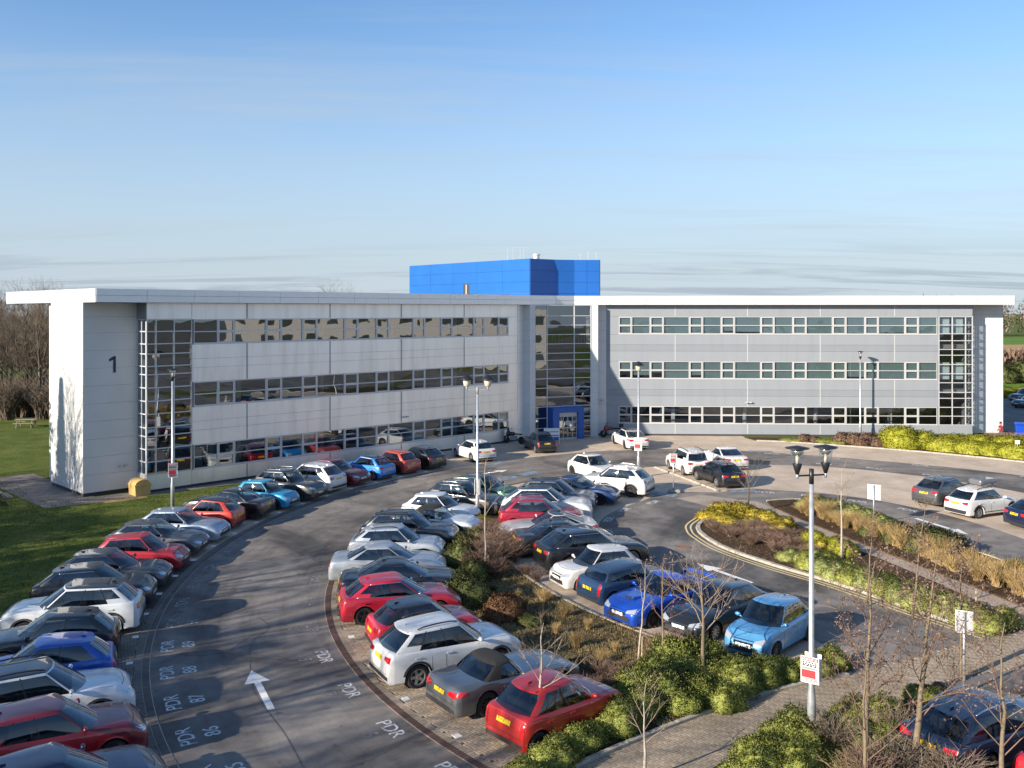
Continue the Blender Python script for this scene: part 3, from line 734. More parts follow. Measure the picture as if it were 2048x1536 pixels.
    # end block, set back from the facade: front and end faces in wide courses
    e0, e1 = b, b+3.2
    zs = [.22, 1.25, 2.3, 3.35, 4.4, 5.45, 6.5, 7.55, 8.6, 9.65, 10.6, 11.44]
    for z0, z1 in zip(zs, zs[1:]):
        B(F, 'facade_panel', 'panel_white', e0, e1-.05, -1.41, -1.35, z0+.005, z1-.005)
        B(F, 'facade_panel', 'panel_white', e1-.05, e1, -6.75, -1.352, z0+.005, z1-.005)
        B(F, 'facade_panel', 'panel_white', e1-.55, e1-.5, -8.6, -7.55, z0+.005, z1-.005)
    B(F, 'corner_trim', 'panel_white', e1-.02, e1+.012, -1.40, -1.338, .2, 11.44)
    B(F, 'plinth', 'plinth', e0, e1-.08, -6.7, -1.45, 0, .24)
    B(F, 'core_wall', 'joint_dark', e0+.05, e1-.055, -6.7, -1.42, .22, 11.43)
    B(F, 'core_wall', 'panel_white', e0-3.2, e0-.1, -14.5, -6.72, 0, 11.43)
    B(F, 'core_wall', 'joint_dark', e0-.1, e1-.7, -8.4, -6.72, 0, 11.43)
    B(F, 'core_wall', 'panel_white', e1-.68, e1-.56, -8.6, -7.5, 0.0, 11.43)
    zr2 = [2.1, 2.95, 3.7, 4.25, 5.1, 5.9, 6.7, 7.5, 8.0, 8.8, 9.6, 10.3, 11.2]
    mb = MB(F)
    for z in zr2: mb.box(e1-.62, e1-.48, -7.5, -6.78, z-.03, z+.03)
    mb.box(e1-.62, e1-.48, -6.84, -6.76, 2.07, 11.3); mb.box(e1-.62, e1-.48, -7.5, -7.46, 2.07, 11.3)
    sl = mb.build('stair_glazing', M['frame_white'], office)
    for z0, z1 in zip(zr2, zr2[1:]):
        m2 = MB(F); m2.face([(e1-.53, -6.84, z0+.03), (e1-.53, -7.46, z0+.03), (e1-.53, -7.46, z1-.03), (e1-.53, -6.84, z1-.03)]); m2.build('pane', M['window_glass'], sl)
    B(F, 'facade_panel', 'panel_white', e1-.60, e1-.52, -7.5, -6.76, .2, 2.05)
wing(FL, 'frame_grey', 'panel_light', 'panel_light', True)
wing(FR, 'frame_white', 'panel_grey', 'panel_grey_dark', False)
# building number on the left end block
_g = [(0, 0), (.135, 0), (.135, .98), (.03, .98), (-.24, .82), (-.24, .66), (0, .79)]
mb = MB(); _s0 = S_END+2.95+1.45
_a = [mb.pt(FL(_s0-x, -1.315, 7.25+z)) for x, z in _g]; _b = [mb.pt(FL(_s0-x, -1.349, 7.25+z)) for x, z in _g]
mb.f += [_a, _b[::-1]]+[[_a[k], _a[(k+1) % 7], _b[(k+1) % 7], _b[k]] for k in range(7)]
mb.build('building_number', M['digit_navy'], office)
# wall cameras on the facades
for F, s, z in ((FL, 10.9, 3.0), (FR, 11.25, 2.95), (FR, -1.55, 3.1), (FL, 31.3, 1.6)):
    o = -1.35 if s > 30 else 0
    mb = MB(F).box(s-.04, s+.04, o, o+.12, z-.03, z+.05).box(s-.26, s-.05, o+.10, o+.24, z-.04, z+.06).box(s+.05, s+.26, o+.10, o+.24, z-.04, z+.06).box(s-.05, s+.05, o+.12, o+.16, z, z+.03)
    mb.build('security_camera', M['frame_white'], office, bevel=.01)

# entrance bay
def FE(x, y, z): return (x, y-78, z)
E0, E1, E2, E3 = (1.95, 78.2), (3.0, 78.9), (5.38, 80.0), (6.85, 80.35)
def pier(pts, m='panel_white'):
    zs = [.0, 1.03, 1.95, 2.9, 3.85, 4.8, 5.7, 6.6, 7.5, 8.4, 9.3, 10.2, 11.44]
    for a, b in zip(zs, zs[1:]): MB(FE).prism(pts, a+.005, b-.005).build('pier_block', M[m], office)
    cx = sum(p[0] for p in pts)/len(pts); cy = sum(p[1] for p in pts)/len(pts)
    MB(FE).prism([(cx+(p[0]-cx)*.95, cy+(p[1]-cy)*.95) for p in pts], 0, 11.43).build('pier_core', M['joint_dark'], office)
pier([(.62, 78.55), (1.50, 77.72), (1.95, 78.05), (1.95, 79.4), (1.2, 79.5)])
pier([(6.87, 80.32), (7.47, 80.30), (7.49, 81.6), (6.87, 81.6)])
zr = [0.12, .95, 1.8, 2.75, 3.55, 4.35, 5.15, 5.95, 6.7, 7.3, 8.1, 8.9, 9.7, 10.5, 11.40]
mb = MB(FE)
def bar(a, b, z, t, d=.05):
    dx, dy = b[0]-a[0], b[1]-a[1]; L = math.hypot(dx, dy); nx, ny = dy/L*d, -dx/L*d
    mb.prism([(a[0]+nx, a[1]+ny), (b[0]+nx, b[1]+ny), (b[0]-nx, b[1]-ny), (a[0]-nx, a[1]-ny)], z-t, z+t)
for z in zr:
    for a, b in ((E0, E1), (E1, E2), (E2, E3)):
        if z < 2.5 and a == E1: continue
        bar(a, b, z, .03)
for p in (E0, E1, E2, E3): mb.box(p[0]-.04, p[0]+.04, p[1]-.06, p[1]+.06, 0, 11.42)
ecw = mb.build('curtain_wall', M['frame_grey'], office)
for z0, z1 in zip(zr, zr[1:]):
    for a, b in ((E0, E1), (E1, E2), (E2, E3)):
        if z1 < 2.8 and a == E1: continue
        m2 = MB(FE); m2.face([(a[0], a[1], z0+.03), (b[0], b[1], z0+.03), (b[0], b[1], z1-.03), (a[0], a[1], z1-.03)]); m2.build('pane', M['window_glass'], ecw)
for z in (3.75, 7.66): MB(FE).prism([(2.0, 78.6), (3.0, 79.2), (5.3, 80.3), (6.8, 80.6), (8, 90), (0, 88)], z, z+.3).build('floor_slab', M['interior_floor'], office)
MB(FE).prism([(-1, 82.5), (8.5, 85.5), (9, 90), (-3, 88)], 0, 11.42).build('core_wall', M['interior'], office)
# cafe stools and curtain on the top landing
mb = MB(FE)
for x, y in ((3.6, 80.0), (4.2, 80.3), (5.7, 80.9), (6.2, 81.0)):
    for dx_ in (-.16, .16):
        mb.tube([(x+dx_, y, 7.97), (x+dx_*.6, y, 8.75)], .02, 4)
    mb.box(x-.17, x+.17, y-.17, y+.17, 8.75, 8.79)
mb.build('bar_stools', M['frame_white'], office)
MB(FE).box(6.45, 6.75, 80.6, 80.64, 8.0, 10.4).build('curtain', M['curtain_pale'], office)
# blue portal with glazed doors
dE = Vector((E2[0]-E1[0], E2[1]-E1[1], 0)).normalized(); nE = Vector((dE.y, -dE.x, 0))
def FP(s, o, z): return (E1[0]+dE.x*s+nE.x*o, E1[1]+dE.y*s+nE.y*o-78, z)
mb = MB(FP).box(0, .62, 0, 1.1, 0, 2.72).box(2.42, 2.98, 0, 1.1, 0, 2.72).box(.62, 2.42, 0, 1.1, 2.30, 2.72)
portal = mb.build('entrance_portal', M['portal_blue'], office, bevel=.01)
mb = MB(FP).box(.66, 2.38, .80, .92, 2.02, 2.28)
for k in range(5): s = .66+.43*k; mb.box(s-.03+.0*k, s+.03, .82, .90, 0, 2.02)
for k in range(4):
    s = .66+.43*k; mb.box(s+.031, s+.399, .83, .89, .93, 1.03); mb.box(s+.031, s+.399, .83, .89, 0.0, .14); mb.box(s+.031, s+.399, .83, .89, 1.92, 2.015)
doors = mb.build('entrance_doors', M['frame_white'], office)
for k in range(4):
    s = .66+.43*k
    pane(FP, s+.031, s+.399, .86, .14, .93, doors); pane(FP, s+.031, s+.399, .86, 1.03, 1.92, doors)
m2 = MB(FP).box(1.30, 1.74, .895, .90, 1.22, 1.58).build('door_notices', M['frame_white'], doors)

# roof slab with a white fascia
f0, f1, f2 = (1.51, 77.84), (3.70, 79.68), (5.42, 80.67)
lN = Lw(S_END+6.15, .6); lB = Lw(S_END+6.15, -15.6); rN = Rw(S_END+6.2, .62); rB = Rw(S_END+6.2, -18)
mid = (4.5, 101)
outline = [lB[:2], lN[:2], f0, f1, f2, rN[:2], rB[:2], (12, 99.5), mid, (-5, 95)]
MB(FE).prism(outline, 11.47, 12.20).build('roof', M['roof_membrane'], office)
def fascia(a, b, step=3.05):
    pts = resample([a, b], step); dx_, dy_ = b[0]-a[0], b[1]-a[1]; L = math.hypot(dx_, dy_); nx, ny = dy_/L, -dx_/L; tx, ty = dx_/L*.008, dy_/L*.008
    for p, q in zip(pts, pts[1:]):
        for z0, z1, o in ((11.45, 11.835, .030), (11.855, 12.235, .045)):
            MB(FE).prism([(p[0]+nx*o+tx, p[1]+ny*o+ty), (q[0]+nx*o-tx, q[1]+ny*o-ty), (q[0]-nx*.03-tx, q[1]-ny*.03-ty), (p[0]-nx*.03+tx, p[1]-ny*.03+ty)], z0, z1).build('fascia_panel', M['fascia_white'], office)
fascia(lB[:2], lN[:2]); fascia(lN[:2], f0); fascia(f0, f1); fascia(f1, f2); fascia(f2, rN[:2]); fascia(rN[:2], rB[:2])
# blue plant room in large flat panels
A0 = (1.75, 89.8); AL = (-11.6, 105.0); A1 = (4.16, 91.75); A2 = (6.2, 92.3); A3 = (8.75, 92.25); A4 = (9.2, 104)
MB(FE).prism([A0, A1, A2, A3, A4, (0, 112), AL], 12.0, 15.97).build('plant_room', M['joint_dark'], office)
proom = office.children[-1]
def clad(a, b, n, rows=((12.2, 12.62), (12.66, 13.75), (13.77, 14.86), (14.88, 16.0))):
    pts = resample([a, b], math.hypot(b[0]-a[0], b[1]-a[1])/n); L = math.hypot(b[0]-a[0], b[1]-a[1]); nx, ny = (b[1]-a[1])/L, -(b[0]-a[0])/L
    tx, ty = (b[0]-a[0])/L*.01, (b[1]-a[1])/L*.01
    for p, q in zip(pts, pts[1:]):
        for z0, z1 in rows:
            MB().prism([(p[0]+nx*.05+tx, p[1]+ny*.05+ty-78), (q[0]+nx*.05-tx, q[1]+ny*.05-ty-78), (q[0]+nx*.005-tx, q[1]+ny*.005-ty-78), (p[0]+nx*.005+tx, p[1]+ny*.005+ty-78)], z0, z1).build('wall_panel', M['blue_panel'], proom)
clad(AL, A0, 5); clad(A0, A1, 1); clad(A1, A2, 1); clad(A2, A3, 2); clad(A3, A4, 4)
# louvre door in the plant room, roof-edge ladder hoops, aerials and a vent cowl
ld = Vector((AL[0]-A0[0], AL[1]-A0[1], 0)).normalized(); ln_ = Vector((ld.y, -ld.x, 0))*-1
def FPL(s, o, z): return (A0[0]+ld.x*s+ln_.x*o, A0[1]+ld.y*s+ln_.y*o-78, z)
MB(FPL).box(9.35, 10.4, -.12, .065, 12.3, 13.72).build('plant_door', M['plinth'], proom)
MB(FPL).box(9.75, 9.9, .06, .11, 12.3, 13.65).box(9.35, 10.3, .05, .16, 12.25, 12.4).build('plant_door_post', M['frame_white'], proom)
MB(FPL).box(3.0, 6.9, .02, .09, 12.2, 12.55).build('plant_louvre', M['plinth'], proom)
mb = MB()
for x in (-.1, .45, 1.15, 1.5):
    mb.tube([(x-.35, 13.5, 15.9), (x-.35, 13.5, 17.0), (x-.25, 13.5, 17.15), (x+.1, 13.5, 17.15)], .014, 5)
mb.tube([(.1, 13.5, 17.15), (1.55, 13.5, 17.15)], .018, 5)
mb.build('roof_ladder', M['frame_grey'], proom)
MB().lathe([(.3, 15.9), (.3, 16.35), (.36, 16.35), (.36, 16.5), (.01, 16.55)], 14, (2.4, 13, 0)).build('vent_cowl', M['frame_grey'], proom)
mb = MB(); mb.tube([(6.9, 15.5, 15.9), (6.9, 15.5, 16.7)], .02, 5); mb.tube([(5.2, 15.5, 16.5), (7.1, 15.5, 16.5)], .015, 4); mb.tube([(7.7, 15.5, 15.9), (7.7, 15.5, 16.9)], .02, 5); mb.tube([(8.5, 15.5, 15.9), (8.5, 15.5, 16.8)], .02, 5); mb.tube([(8.2, 15.5, 16.7), (8.8, 15.5, 16.7)], .015, 4)
mb.build('aerial', M['frame_grey'], proom)

# a beige office block across the park, seen mirrored in the left wing's glass
simple('beige_render', (.42, .385, .345), .8, var=.08)
blk = empty('beige_office_block', (96, 48, 0), label='beige rendered office block with ribbon windows across the park', cat='building')
MB().box(0, 14, -26, 34, 0, 11).build('wall', M['beige_render'], blk)
for z in (1.2, 4.8, 8.4):
    for k in range(13):
        MB().box(-.06, .02, -24+k*4.4, -24+k*4.4+(3.0 if k % 2 else 1.6), z, z+1.5).build('window', M['car_glass'], blk)
# ------------------------------------------------------------------ cars
def rnd(d, r):
    d = max(0.0, min(1.0, d/r)); return math.sqrt(max(0, 1-(1-d)**2))
#            L     W     H     wb    fo   hl    ws   rw    tg    belt  nose  rw_  doors
CT = {
 'mini':  (3.62, 1.62, 1.49, 2.39, .70, .80, .76, .46, .10, .94, .74, .29, 5),
 'hatch': (3.96, 1.72, 1.48, 2.50, .80, .98, .82, .56, .12, .93, .72, .305, 5),
 'hatch3':(3.72, 1.72, 1.47, 2.34, .78, .92, .74, .56, .12, .94, .74, .305, 3),
 'cooper':(3.82, 1.73, 1.42, 2.49, .72, .98, .52, .26, .16, .95, .80, .31, 3),
 'golf':  (4.30, 1.80, 1.46, 2.63, .87, 1.16, .90, .66, .14, .94, .72, .32, 5),
 'cross': (4.15, 1.79, 1.58, 2.56, .82, 1.02, .80, .60, .12, 1.04, .84, .335, 5),
 'suv':   (4.46, 1.85, 1.65, 2.67, .90, 1.14, .86, .58, .12, 1.06, .86, .345, 5),
 'bigsuv':(4.78, 1.94, 1.68, 2.88, .90, 1.32, .90, .78, .14, 1.08, .88, .375, 5),
 'saloon':(4.72, 1.82, 1.45, 2.78, .90, 1.26, .92, .86, .62, .95, .72, .325, 5),
 'coupe': (4.75, 1.88, 1.37, 2.80, .85, 1.52, .90, 1.10, .52, .92, .70, .34, 3),
 'fast':  (4.69, 1.85, 1.44, 2.87, .84, 1.02, 1.02, 1.15, .34, .93, .68, .345, 5),
 'roadster':(4.32, 1.86, 1.29, 2.47, .86, 1.78, .52, .56, .78, .88, .70, .335, 3),
 'cabrio':(4.42, 1.79, 1.40, 2.60, .86, 1.30, .70, .62, .80, .93, .72, .325, 3),
 'mpv':   (4.08, 1.75, 1.66, 2.54, .80, .86, .98, .22, .08, 1.02, .80, .31, 5),
 'estate':(4.80, 1.84, 1.48, 2.82, .90, 1.30, .90, .55, .14, .96, .74, .33, 5),
}
wheel_cache = {}
def wheel_meshes(r, dark, style):
    k = (round(r, 3), dark, style)
    if k in wheel_cache: return wheel_cache[k]
    w = .105
    t = MB().lathe([(r*.66, -w*.92), (r*.80, -w), (r*.93, -w*.9), (r, -w*.55), (r, w*.55), (r*.93, w*.9), (r*.80, w), (r*.66, w*.92), (r*.64, w*.3), (r*.64, -w*.3), (r*.66, -w*.92)], 24, axis='y', cap=False)
    tm = t.mesh('wheel', True); tm.materials.append(M['tyre'])
    rr = r*.66
    q = MB().lathe([(rr, w*.92), (rr*.93, w*.86), (rr*.90, w*.45), (rr*.1, w*.30), (.001, w*.30)], 24, axis='y', cap=False)
    n = {0: 5, 1: 10, 2: 7}[style]
    for i in range(n):
        a = 2*math.pi*i/n; c, s = math.cos(a), math.sin(a); hw = rr*(.17 if n == 5 else .085)
        pts = []
        for (d, y, ww) in ((rr*.10, w*.78, hw*1.2), (rr*.93, w*.86, hw)):
            for sg in (-1, 1): pts.append((d*c-sg*ww*s, y, d*s+sg*ww*c))
        lo = [(p[0], w*.42, p[2]) for p in pts]
        i0 = [q.pt(p) for p in pts]; j0 = [q.pt(p) for p in lo]
        q.f += [[i0[0], i0[1], i0[3], i0[2]], [i0[0], i0[2], j0[2], j0[0]], [i0[1], j0[1], j0[3], i0[3]]]
    q.lathe([(rr*.2, w*.4), (rr*.2, w*.82), (rr*.1, w*.86), (.001, w*.86)], 10, axis='y')
    rm = q.mesh('rim', False, fix=False); rm.materials.append(M['rim_dark' if dark else 'rim_silver']); rm.materials.append(M['black_plastic'])
    # the dished back of the rim is dark
    nb = 4*24
    for f in rm.polygons[48:nb]: f.material_index = 1
    wheel_cache[k] = (tm, rm); return wheel_cache[k]
def vnormals(V, F):
    V = np.array(V); Nn = np.zeros_like(V)
    for f in F:
        p = V[f]; nn = np.cross(p[2]-p[0], p[1 if len(f) == 3 else 3]-p[1])
        for i in f: Nn[i] += nn
    l = np.linalg.norm(Nn, axis=1); l[l == 0] = 1; return Nn/l[:, None]
def sub(name, V, F, Nn, m, parent):
    used = sorted({i for f in F for i in f}); mp_ = {i: k for k, i in enumerate(used)}
    me = bpy.data.meshes.new(name); me.from_pydata([tuple(V[i]) for i in used], [], [[mp_[i] for i in f] for f in F])
    me.polygons.foreach_set('use_smooth', [True]*len(me.polygons)); me.update()
    me.normals_split_custom_set_from_vertices([tuple(Nn[i]) for i in used])
    return link_mesh(name, me, m, parent)

def make_car(kind, colr, label, x, y, heading, metal=0.0, roof=None, rails=None, clad=False, dark_rim=True, style=0, spoiler=0, trim=None, top=None, scoop=False, box=False, stretch=(1, 1, 1), lights=None, group=None, rearbar=False, pil=None):
    L, W, H, wb, fo, hl, ws, rwn, tg, belt, nose, wr_, doors = CT[kind]
    L *= stretch[0]; W *= stretch[1]; H *= stretch[2]; belt *= stretch[2]
    pm = paint(colr, metal)
    root = empty('parked_car', (x, y, .012), R(heading), label, 'car', group or 'cars parked around the office')
    xf = L/2-fo; xr = xf-wb; Ra = wr_+.055; ride = .21 if kind in ('suv', 'bigsuv', 'cross', 'mpv') else .17
    cowl = L/2-hl; rear_base = -L/2+tg; roof_f = cowl-ws; roof_r = rear_base+rwn
    hasdeck = tg > .3
    # ---- lower body, lofted along its length
    xs = set()
    for k in range(27): xs.add(round(-L/2+L*k/26, 4))
    for d in (0, .012, .035, .07, .12, .18, .26): xs |= {round(-L/2+d, 4), round(L/2-d, 4)}
    for a in (xf, xr):
        for k in range(13): xs.add(round(a+Ra*math.cos(math.pi*k/12), 4))
        xs |= {round(a+Ra+.012, 4), round(a-Ra-.012, 4)}
    xs = sorted(xs); xs = [v for i, v in enumerate(xs) if i == 0 or v-xs[i-1] > .006]
    # longitudinal top line
    ctl = [(-L/2, belt-.16 if not hasdeck else belt-.10), (-L/2+.10, belt+.005), (-L/2+.3, belt+.045), (rear_base+.2, belt+.045), (0, belt+.0), (cowl, belt-.02), (cowl+.25*hl, belt-.03), (cowl+.62*hl, (belt+nose)/2+.03), (L/2-.16, nose+.02), (L/2, nose-.06)]
    ctl = sorted(ctl); cxp = [c[0] for c in ctl]; czp = [c[1] for c in ctl]
    def zt(x_): return float(np.interp(x_, cxp, czp))
    def hwid(x_):
        df, dr = L/2-x_, x_+L/2
        return W/2*min((.83+.17*rnd(df, .95))*(.88+.12*rnd(df, .20)), (.88+.12*rnd(dr, .8))*(.88+.12*rnd(dr, .20)))
    prof = [(0, .950), (.08, .978), (.22, .984), (.45, .997), (.64, 1.0), (.71, .984), (.86, .970), (.95, .942)]
    V = []; rows = []
    for x_ in xs:
        de = min(L/2-x_, x_+L/2); hw = hwid(x_); zm = .52
        top_ = zm+(zt(x_)-zm)*min(.50+.50*rnd(L/2-x_, .38), .60+.40*rnd(x_+L/2, .20)); b0 = zm+(ride-zm)*(.80+.20*rnd(de, .16)); bz = b0
        arch = False
        for a in (xf, xr):
            if abs(x_-a) <= Ra+1e-4: bz = max(bz, wr_+math.sqrt(max(0, Ra*Ra-(x_-a)**2))); arch = True
        crown = .055 if x_ > cowl or hasdeck and x_ < rear_base else .04
        sh = top_-crown; half = [(0, bz), (.55*hw, bz), (.86*hw, bz)]
        for (f, mlt) in prof:
            z_ = bz+(sh-bz)*f; fa = max(0, min(1, (z_-b0)/max(.05, sh-b0)))
            mm = float(np.interp(fa, [p[0] for p in prof], [p[1] for p in prof]))
            if arch and f == 0: mm += .012
            half.append((mm*hw, z_))
        half += [(.885*hw, sh+crown*.40), (.70*hw, sh+crown*.78), (.38*hw, sh+crown*.96), (0, top_)]
        ring = [(x_, yy, zz) for yy, zz in half]+[(x_, -yy, zz) for yy, zz in half[-2:0:-1]]
        rows.append(len(V)); V += ring
    nr = len(ring); F = []
    nh = len(half)
    for (a, xa), (b, xb) in zip(zip(rows, xs), zip(rows[1:], xs[1:])):
        cab = xa > rear_base+.22 and xb < cowl-.40
        for j in range(nr):
            if cab and nh-4 <= j < nh+2: continue
            F.append([a+j, b+j, b+(j+1) % nr, a+(j+1) % nr])
    F.append([rows[0]+j for j in range(nr)]); F.append([rows[-1]+nr-1-j for j in range(nr)])
    capf = F[-2:]; Nn = vnormals(V, F[:-2])
    # orientation: make normals point outward
    if Nn[rows[len(rows)//2]+7][1] < 0: Nn = -Nn; F = [f[::-1] for f in F]
    body = sub('body', V, F, Nn, pm, root)
    bvh = BVHTree.FromPolygons([Vector(v) for v in V], F)
    # ---- glasshouse: pillars, panes and roof from one skin
    def roofz(x_): 
        u = (x_-(roof_f-.15))/(L*.5); return H-.10*max(0, u)**1.5-(.16 if kind in ('coupe', 'fast') else .15 if kind not in ('suv', 'mpv', 'bigsuv', 'estate') else .11)*abs(min(0, u))**1.6
    gw = W/2*.905; tw = W/2*(.695 if kind not in ('mpv', 'bigsuv', 'suv', 'cooper') else .725)
    per = []                                       # (base xy, top xy, tag of the span after this point)
    nW = 8; sw = .34
    for k in range(nW+1):
        u = k/nW; per.append(((cowl-sw*u**2.2, gw*u*.965), (roof_f-.16*u**2.2, tw*u*.97), 'W' if k < nW else 'A'))
    ax, atx = cowl-sw-.06, roof_f-.16-.05
    cbx = rear_base+.10+rwn*.30; ctx = roof_r+.16
    if kind in ('suv', 'bigsuv', 'hatch', 'golf', 'mini', 'cross', 'estate', 'cooper', 'hatch3', 'mpv'): cbx, ctx = rear_base+.34, roof_r+.26
    if kind == 'cooper': cbx, ctx = rear_base+.20, roof_r+.10
    if hasdeck: cbx, ctx = rear_base+.26, roof_r+.10
    side = [0, .22, .47, .50, .72, .96, 1.0] if doors == 5 else [0, .3, .60, .63, .82, .97, 1.0]
    tags_s = ['D', 'D', 'B', 'E', 'E', 'C', None]
    if kind in ('suv', 'cross', 'mpv', 'bigsuv', 'estate', 'golf') and doors == 5: side = [0, .20, .41, .435, .76, .785, 1.0]; tags_s = ['D', 'D', 'B', 'E', 'B', 'Q', None]
    s2, t2 = [], []
    for k in range(len(side)-1):
        s2 += [side[k], (side[k]+side[k+1])/2]; t2 += [tags_s[k]]*2
    side, tags_s = s2+[1.0], t2+[None]
    for u, tg_ in zip(side, tags_s):
        bx = ax+(cbx-ax)*u; tx = atx+(ctx-atx)*u; bul = 1-.03*(1-u)**2-(.09 if not hasdeck else .07)*u**3
        t_ = tg_ if tg_ else 'C'
        per.append(((bx, gw*(1.0*bul)), (tx, tw*(1.03-.05*(1-u)**2-.085*u**2.5)), t_))
    for k in range(nW+1):
        u = 1-k/nW; per.append(((rear_base+.13*u**2, gw*.86*u), (roof_r+.12*u**2, tw*.89*u), 'R'))
    full = per+[((b[0], -b[1]), (t[0], -t[1]), None) for b, t, _ in per[-2:0:-1]]
    n = len(full); half_n = len(per)
    tags = [per[k][2] for k in range(half_n-1)]; tags = tags+tags[::-1]
    ts = [0, .035, .30, .60, .90, .955, 1.0]
    rid = [0]*n
    for j in range(1, n): rid[j] = rid[j-1]+(tags[j] != tags[j-1])
    GV = []; GF = {}; base_z = lambda x_: zt(x_)-.04
    for t in ts:
        for (b, tp_, _) in full:
            zb = base_z(b[0]); zt_ = roofz(tp_[0])-.045; px, py = b[0]+(tp_[0]-b[0])*t, b[1]+(tp_[1]-b[1])*t
            bg = .045*4*t*(1-t)*.55; r_ = math.hypot(px*.3, py)+1e-6; py += bg*(py/r_); px += bg*.8*(1 if px > 0 else -1)*abs(px*.3)/r_
            GV.append((px, py, zb+(zt_-zb)*t))
    for i in range(len(ts)-1):
        for j in range(n):
            tg_ = tags[j]; key = 'P'
            if tg_ == 'W' and i <= 4: key = 'W'
            elif tg_ == 'R' and (1 <= i <= 3 or (i == 0 and hasdeck)): key = 'R'
            elif tg_ in 'DE' and 1 <= i <= 3 or tg_ == 'Q' and 2 <= i <= 3: key = tg_+('l' if j < half_n else 'r')
            if tg_ == 'B' and key == 'P' and 0 <= i <= 4: key = 'K%d' % rid[j]
            GF.setdefault(key, []).append([i*n+j, i*n+(j+1) % n, (i+1)*n+(j+1) % n, (i+1)*n+j])
    cx_ = (roof_f+roof_r)/2
    last = (len(ts)-1)*n; rings_s = [.955, .86, .66, .4, .16]
    topring = [full[j][1] for j in range(n)]
    for s_ in rings_s:
        st = len(GV)
        for j in range(n):
            px, py = cx_+(topring[j][0]-cx_)*s_, topring[j][1]*s_
            GV.append((px, py, roofz(px)-.045*s_**4+(.004)))
        for j in range(n): GF.setdefault('T', []).append([last+j, last+(j+1) % n, st+(j+1) % n, st+j])
        last = st
    GF['T'].append([last+j for j in range(n)])
    allF = [f for k in GF for f in GF[k] if len(f) == 4]; GN = vnormals(GV, allF)
    if GN[2*n+half_n//2][1] < 0:
        GN = -GN; GF = {k: [f[::-1] for f in v] for k, v in GF.items()}
    soft = top == 'soft'
    roof_m = M['fabric_black'] if soft else (paint(roof, 0) if roof else pm)
    pil_m = M['fabric_black'] if soft else (M['gloss_black'] if pil == 'black' else pm)
    if soft and doors == 3: GF['P'] += GF.pop('El', [])+GF.pop('Er', [])
    sub('roof', GV, GF['T'], GN, roof_m, root); sub('pillars', GV, GF['P'], GN, pil_m, root)
    for k in [q for q in GF if q[0] == 'K']: sub('door_pillar', GV, GF[k], GN, M['gloss_black'] if not soft else M['fabric_black'], root)
    glass = M['car_glass']
    if 'W' in GF: sub('windscreen', GV, GF['W'], GN, glass, root)
    if 'R' in GF: sub('rear_window', GV, GF['R'], GN, glass, root)
    for k in ('Dl', 'Dr', 'El', 'Er', 'Ql', 'Qr'):
        if k in GF and GF[k]: sub('side_window', GV, GF[k], GN, glass, root)
    if trim:                                        # bright line round the side glass
        for sg in (0, 1):
            idx = [j for j in range(n) if tags[j] in 'DBEQ' and (j < half_n) == (sg == 0)]
            idx.sort(); lo_ = [Vector(GV[n+j]) for j in idx+[idx[-1]+1]]; hi_ = [Vector(GV[4*n+j]) for j in idx+[idx[-1]+1]]
            up_ = Vector((0, (1 if sg == 0 else -1)*.006, 0))
            mb = MB(); mb.tube([p+up_ for p in hi_], .014, 4); mb.tube([p+up_ for p in lo_], .012, 4) if trim == 'full' else None
            mb.build('window_trim', M['chrome'] if trim != 'white' else paint((.75, .75, .75)), root, True)
    # ---- patches that follow the body skin
    def patch(name, m, pts_fn, nu, nv, axis, off=.007, smooth_=True):
        mb = MB(); g = []
        for a in range(nu+1):
            r_ = []
            for b in range(nv+1):
                p, q = pts_fn(a/nu, b/nv)
                if axis == 'f': o, d = Vector((L, p, q)), Vector((-1, 0, 0))
                elif axis == 'r': o, d = Vector((-L, p, q)), Vector((1, 0, 0))
                elif axis == 't': o, d = Vector((p, q, 3)), Vector((0, 0, -1))
                elif axis == 'l': o, d = Vector((p, W, q)), Vector((0, -1, 0))
                else: o, d = Vector((p, -W, q)), Vector((0, 1, 0))
                h = bvh.ray_cast(o, d)
                if h[0] is None: return None
                r_.append(mb.pt(tuple(h[0]-d*off)))
            g.append(r_)
        for a in range(nu):
            for b in range(nv): mb.f.append([g[a][b], g[a+1][b], g[a+1][b+1], g[a][b+1]])
        me = mb.mesh(name, smooth_); return link_mesh(name, me, m, root)
    hz = nose-.13; hw = W/2; tz = belt-.13
    tall = lights == 'tall'; 
    for sg in (1, -1):
        patch('headlight', M['headlamp'], lambda u, v, sg=sg: (sg*hw*(.46+.42*u), hz+.02+.07*u+(v-.5)*(.08+.07*u)), 6, 2, 'f', .010)
        for s_, ax_ in (((1, 'l'),) if sg == 1 else ((-1, 'r2'),)): 
            patch('headlight_side', M['headlamp'], lambda u, v: (L/2-.13-.27*u, hz+.09+.045*u+(v-.5)*(.13-.09*u)), 4, 2, ax_, .008)
        if tall:
            patch('tail_light', M['tail_red'], lambda u, v, sg=sg: (sg*hw*(.74+.12*u), tz-.30+.42*v), 2, 5, 'r', .012)
            patch('tail_light_side', M['tail_red'], lambda u, v: (-L/2+.07+.12*u, tz-.26+.36*v), 2, 4, 'l' if sg == 1 else 'r2', .010)
        else:
            patch('tail_light', M['tail_red'], lambda u, v, sg=sg: (sg*hw*(.48+.38*u), tz-.02+(v-.5)*(.09+.08*u)), 5, 2, 'r', .012)
            patch('tail_light_side', M['tail_red'], lambda u, v: (-L/2+.09+.26*u, tz+.01+.02*u+(v-.5)*(.16-.11*u)), 4, 2, 'l' if sg == 1 else 'r2', .010)
    patch('grille', M['gloss_black'], lambda u, v: ((u-.5)*2*hw*.42, hz-.02+(v-.5)*.15), 6, 2, 'f', .009)
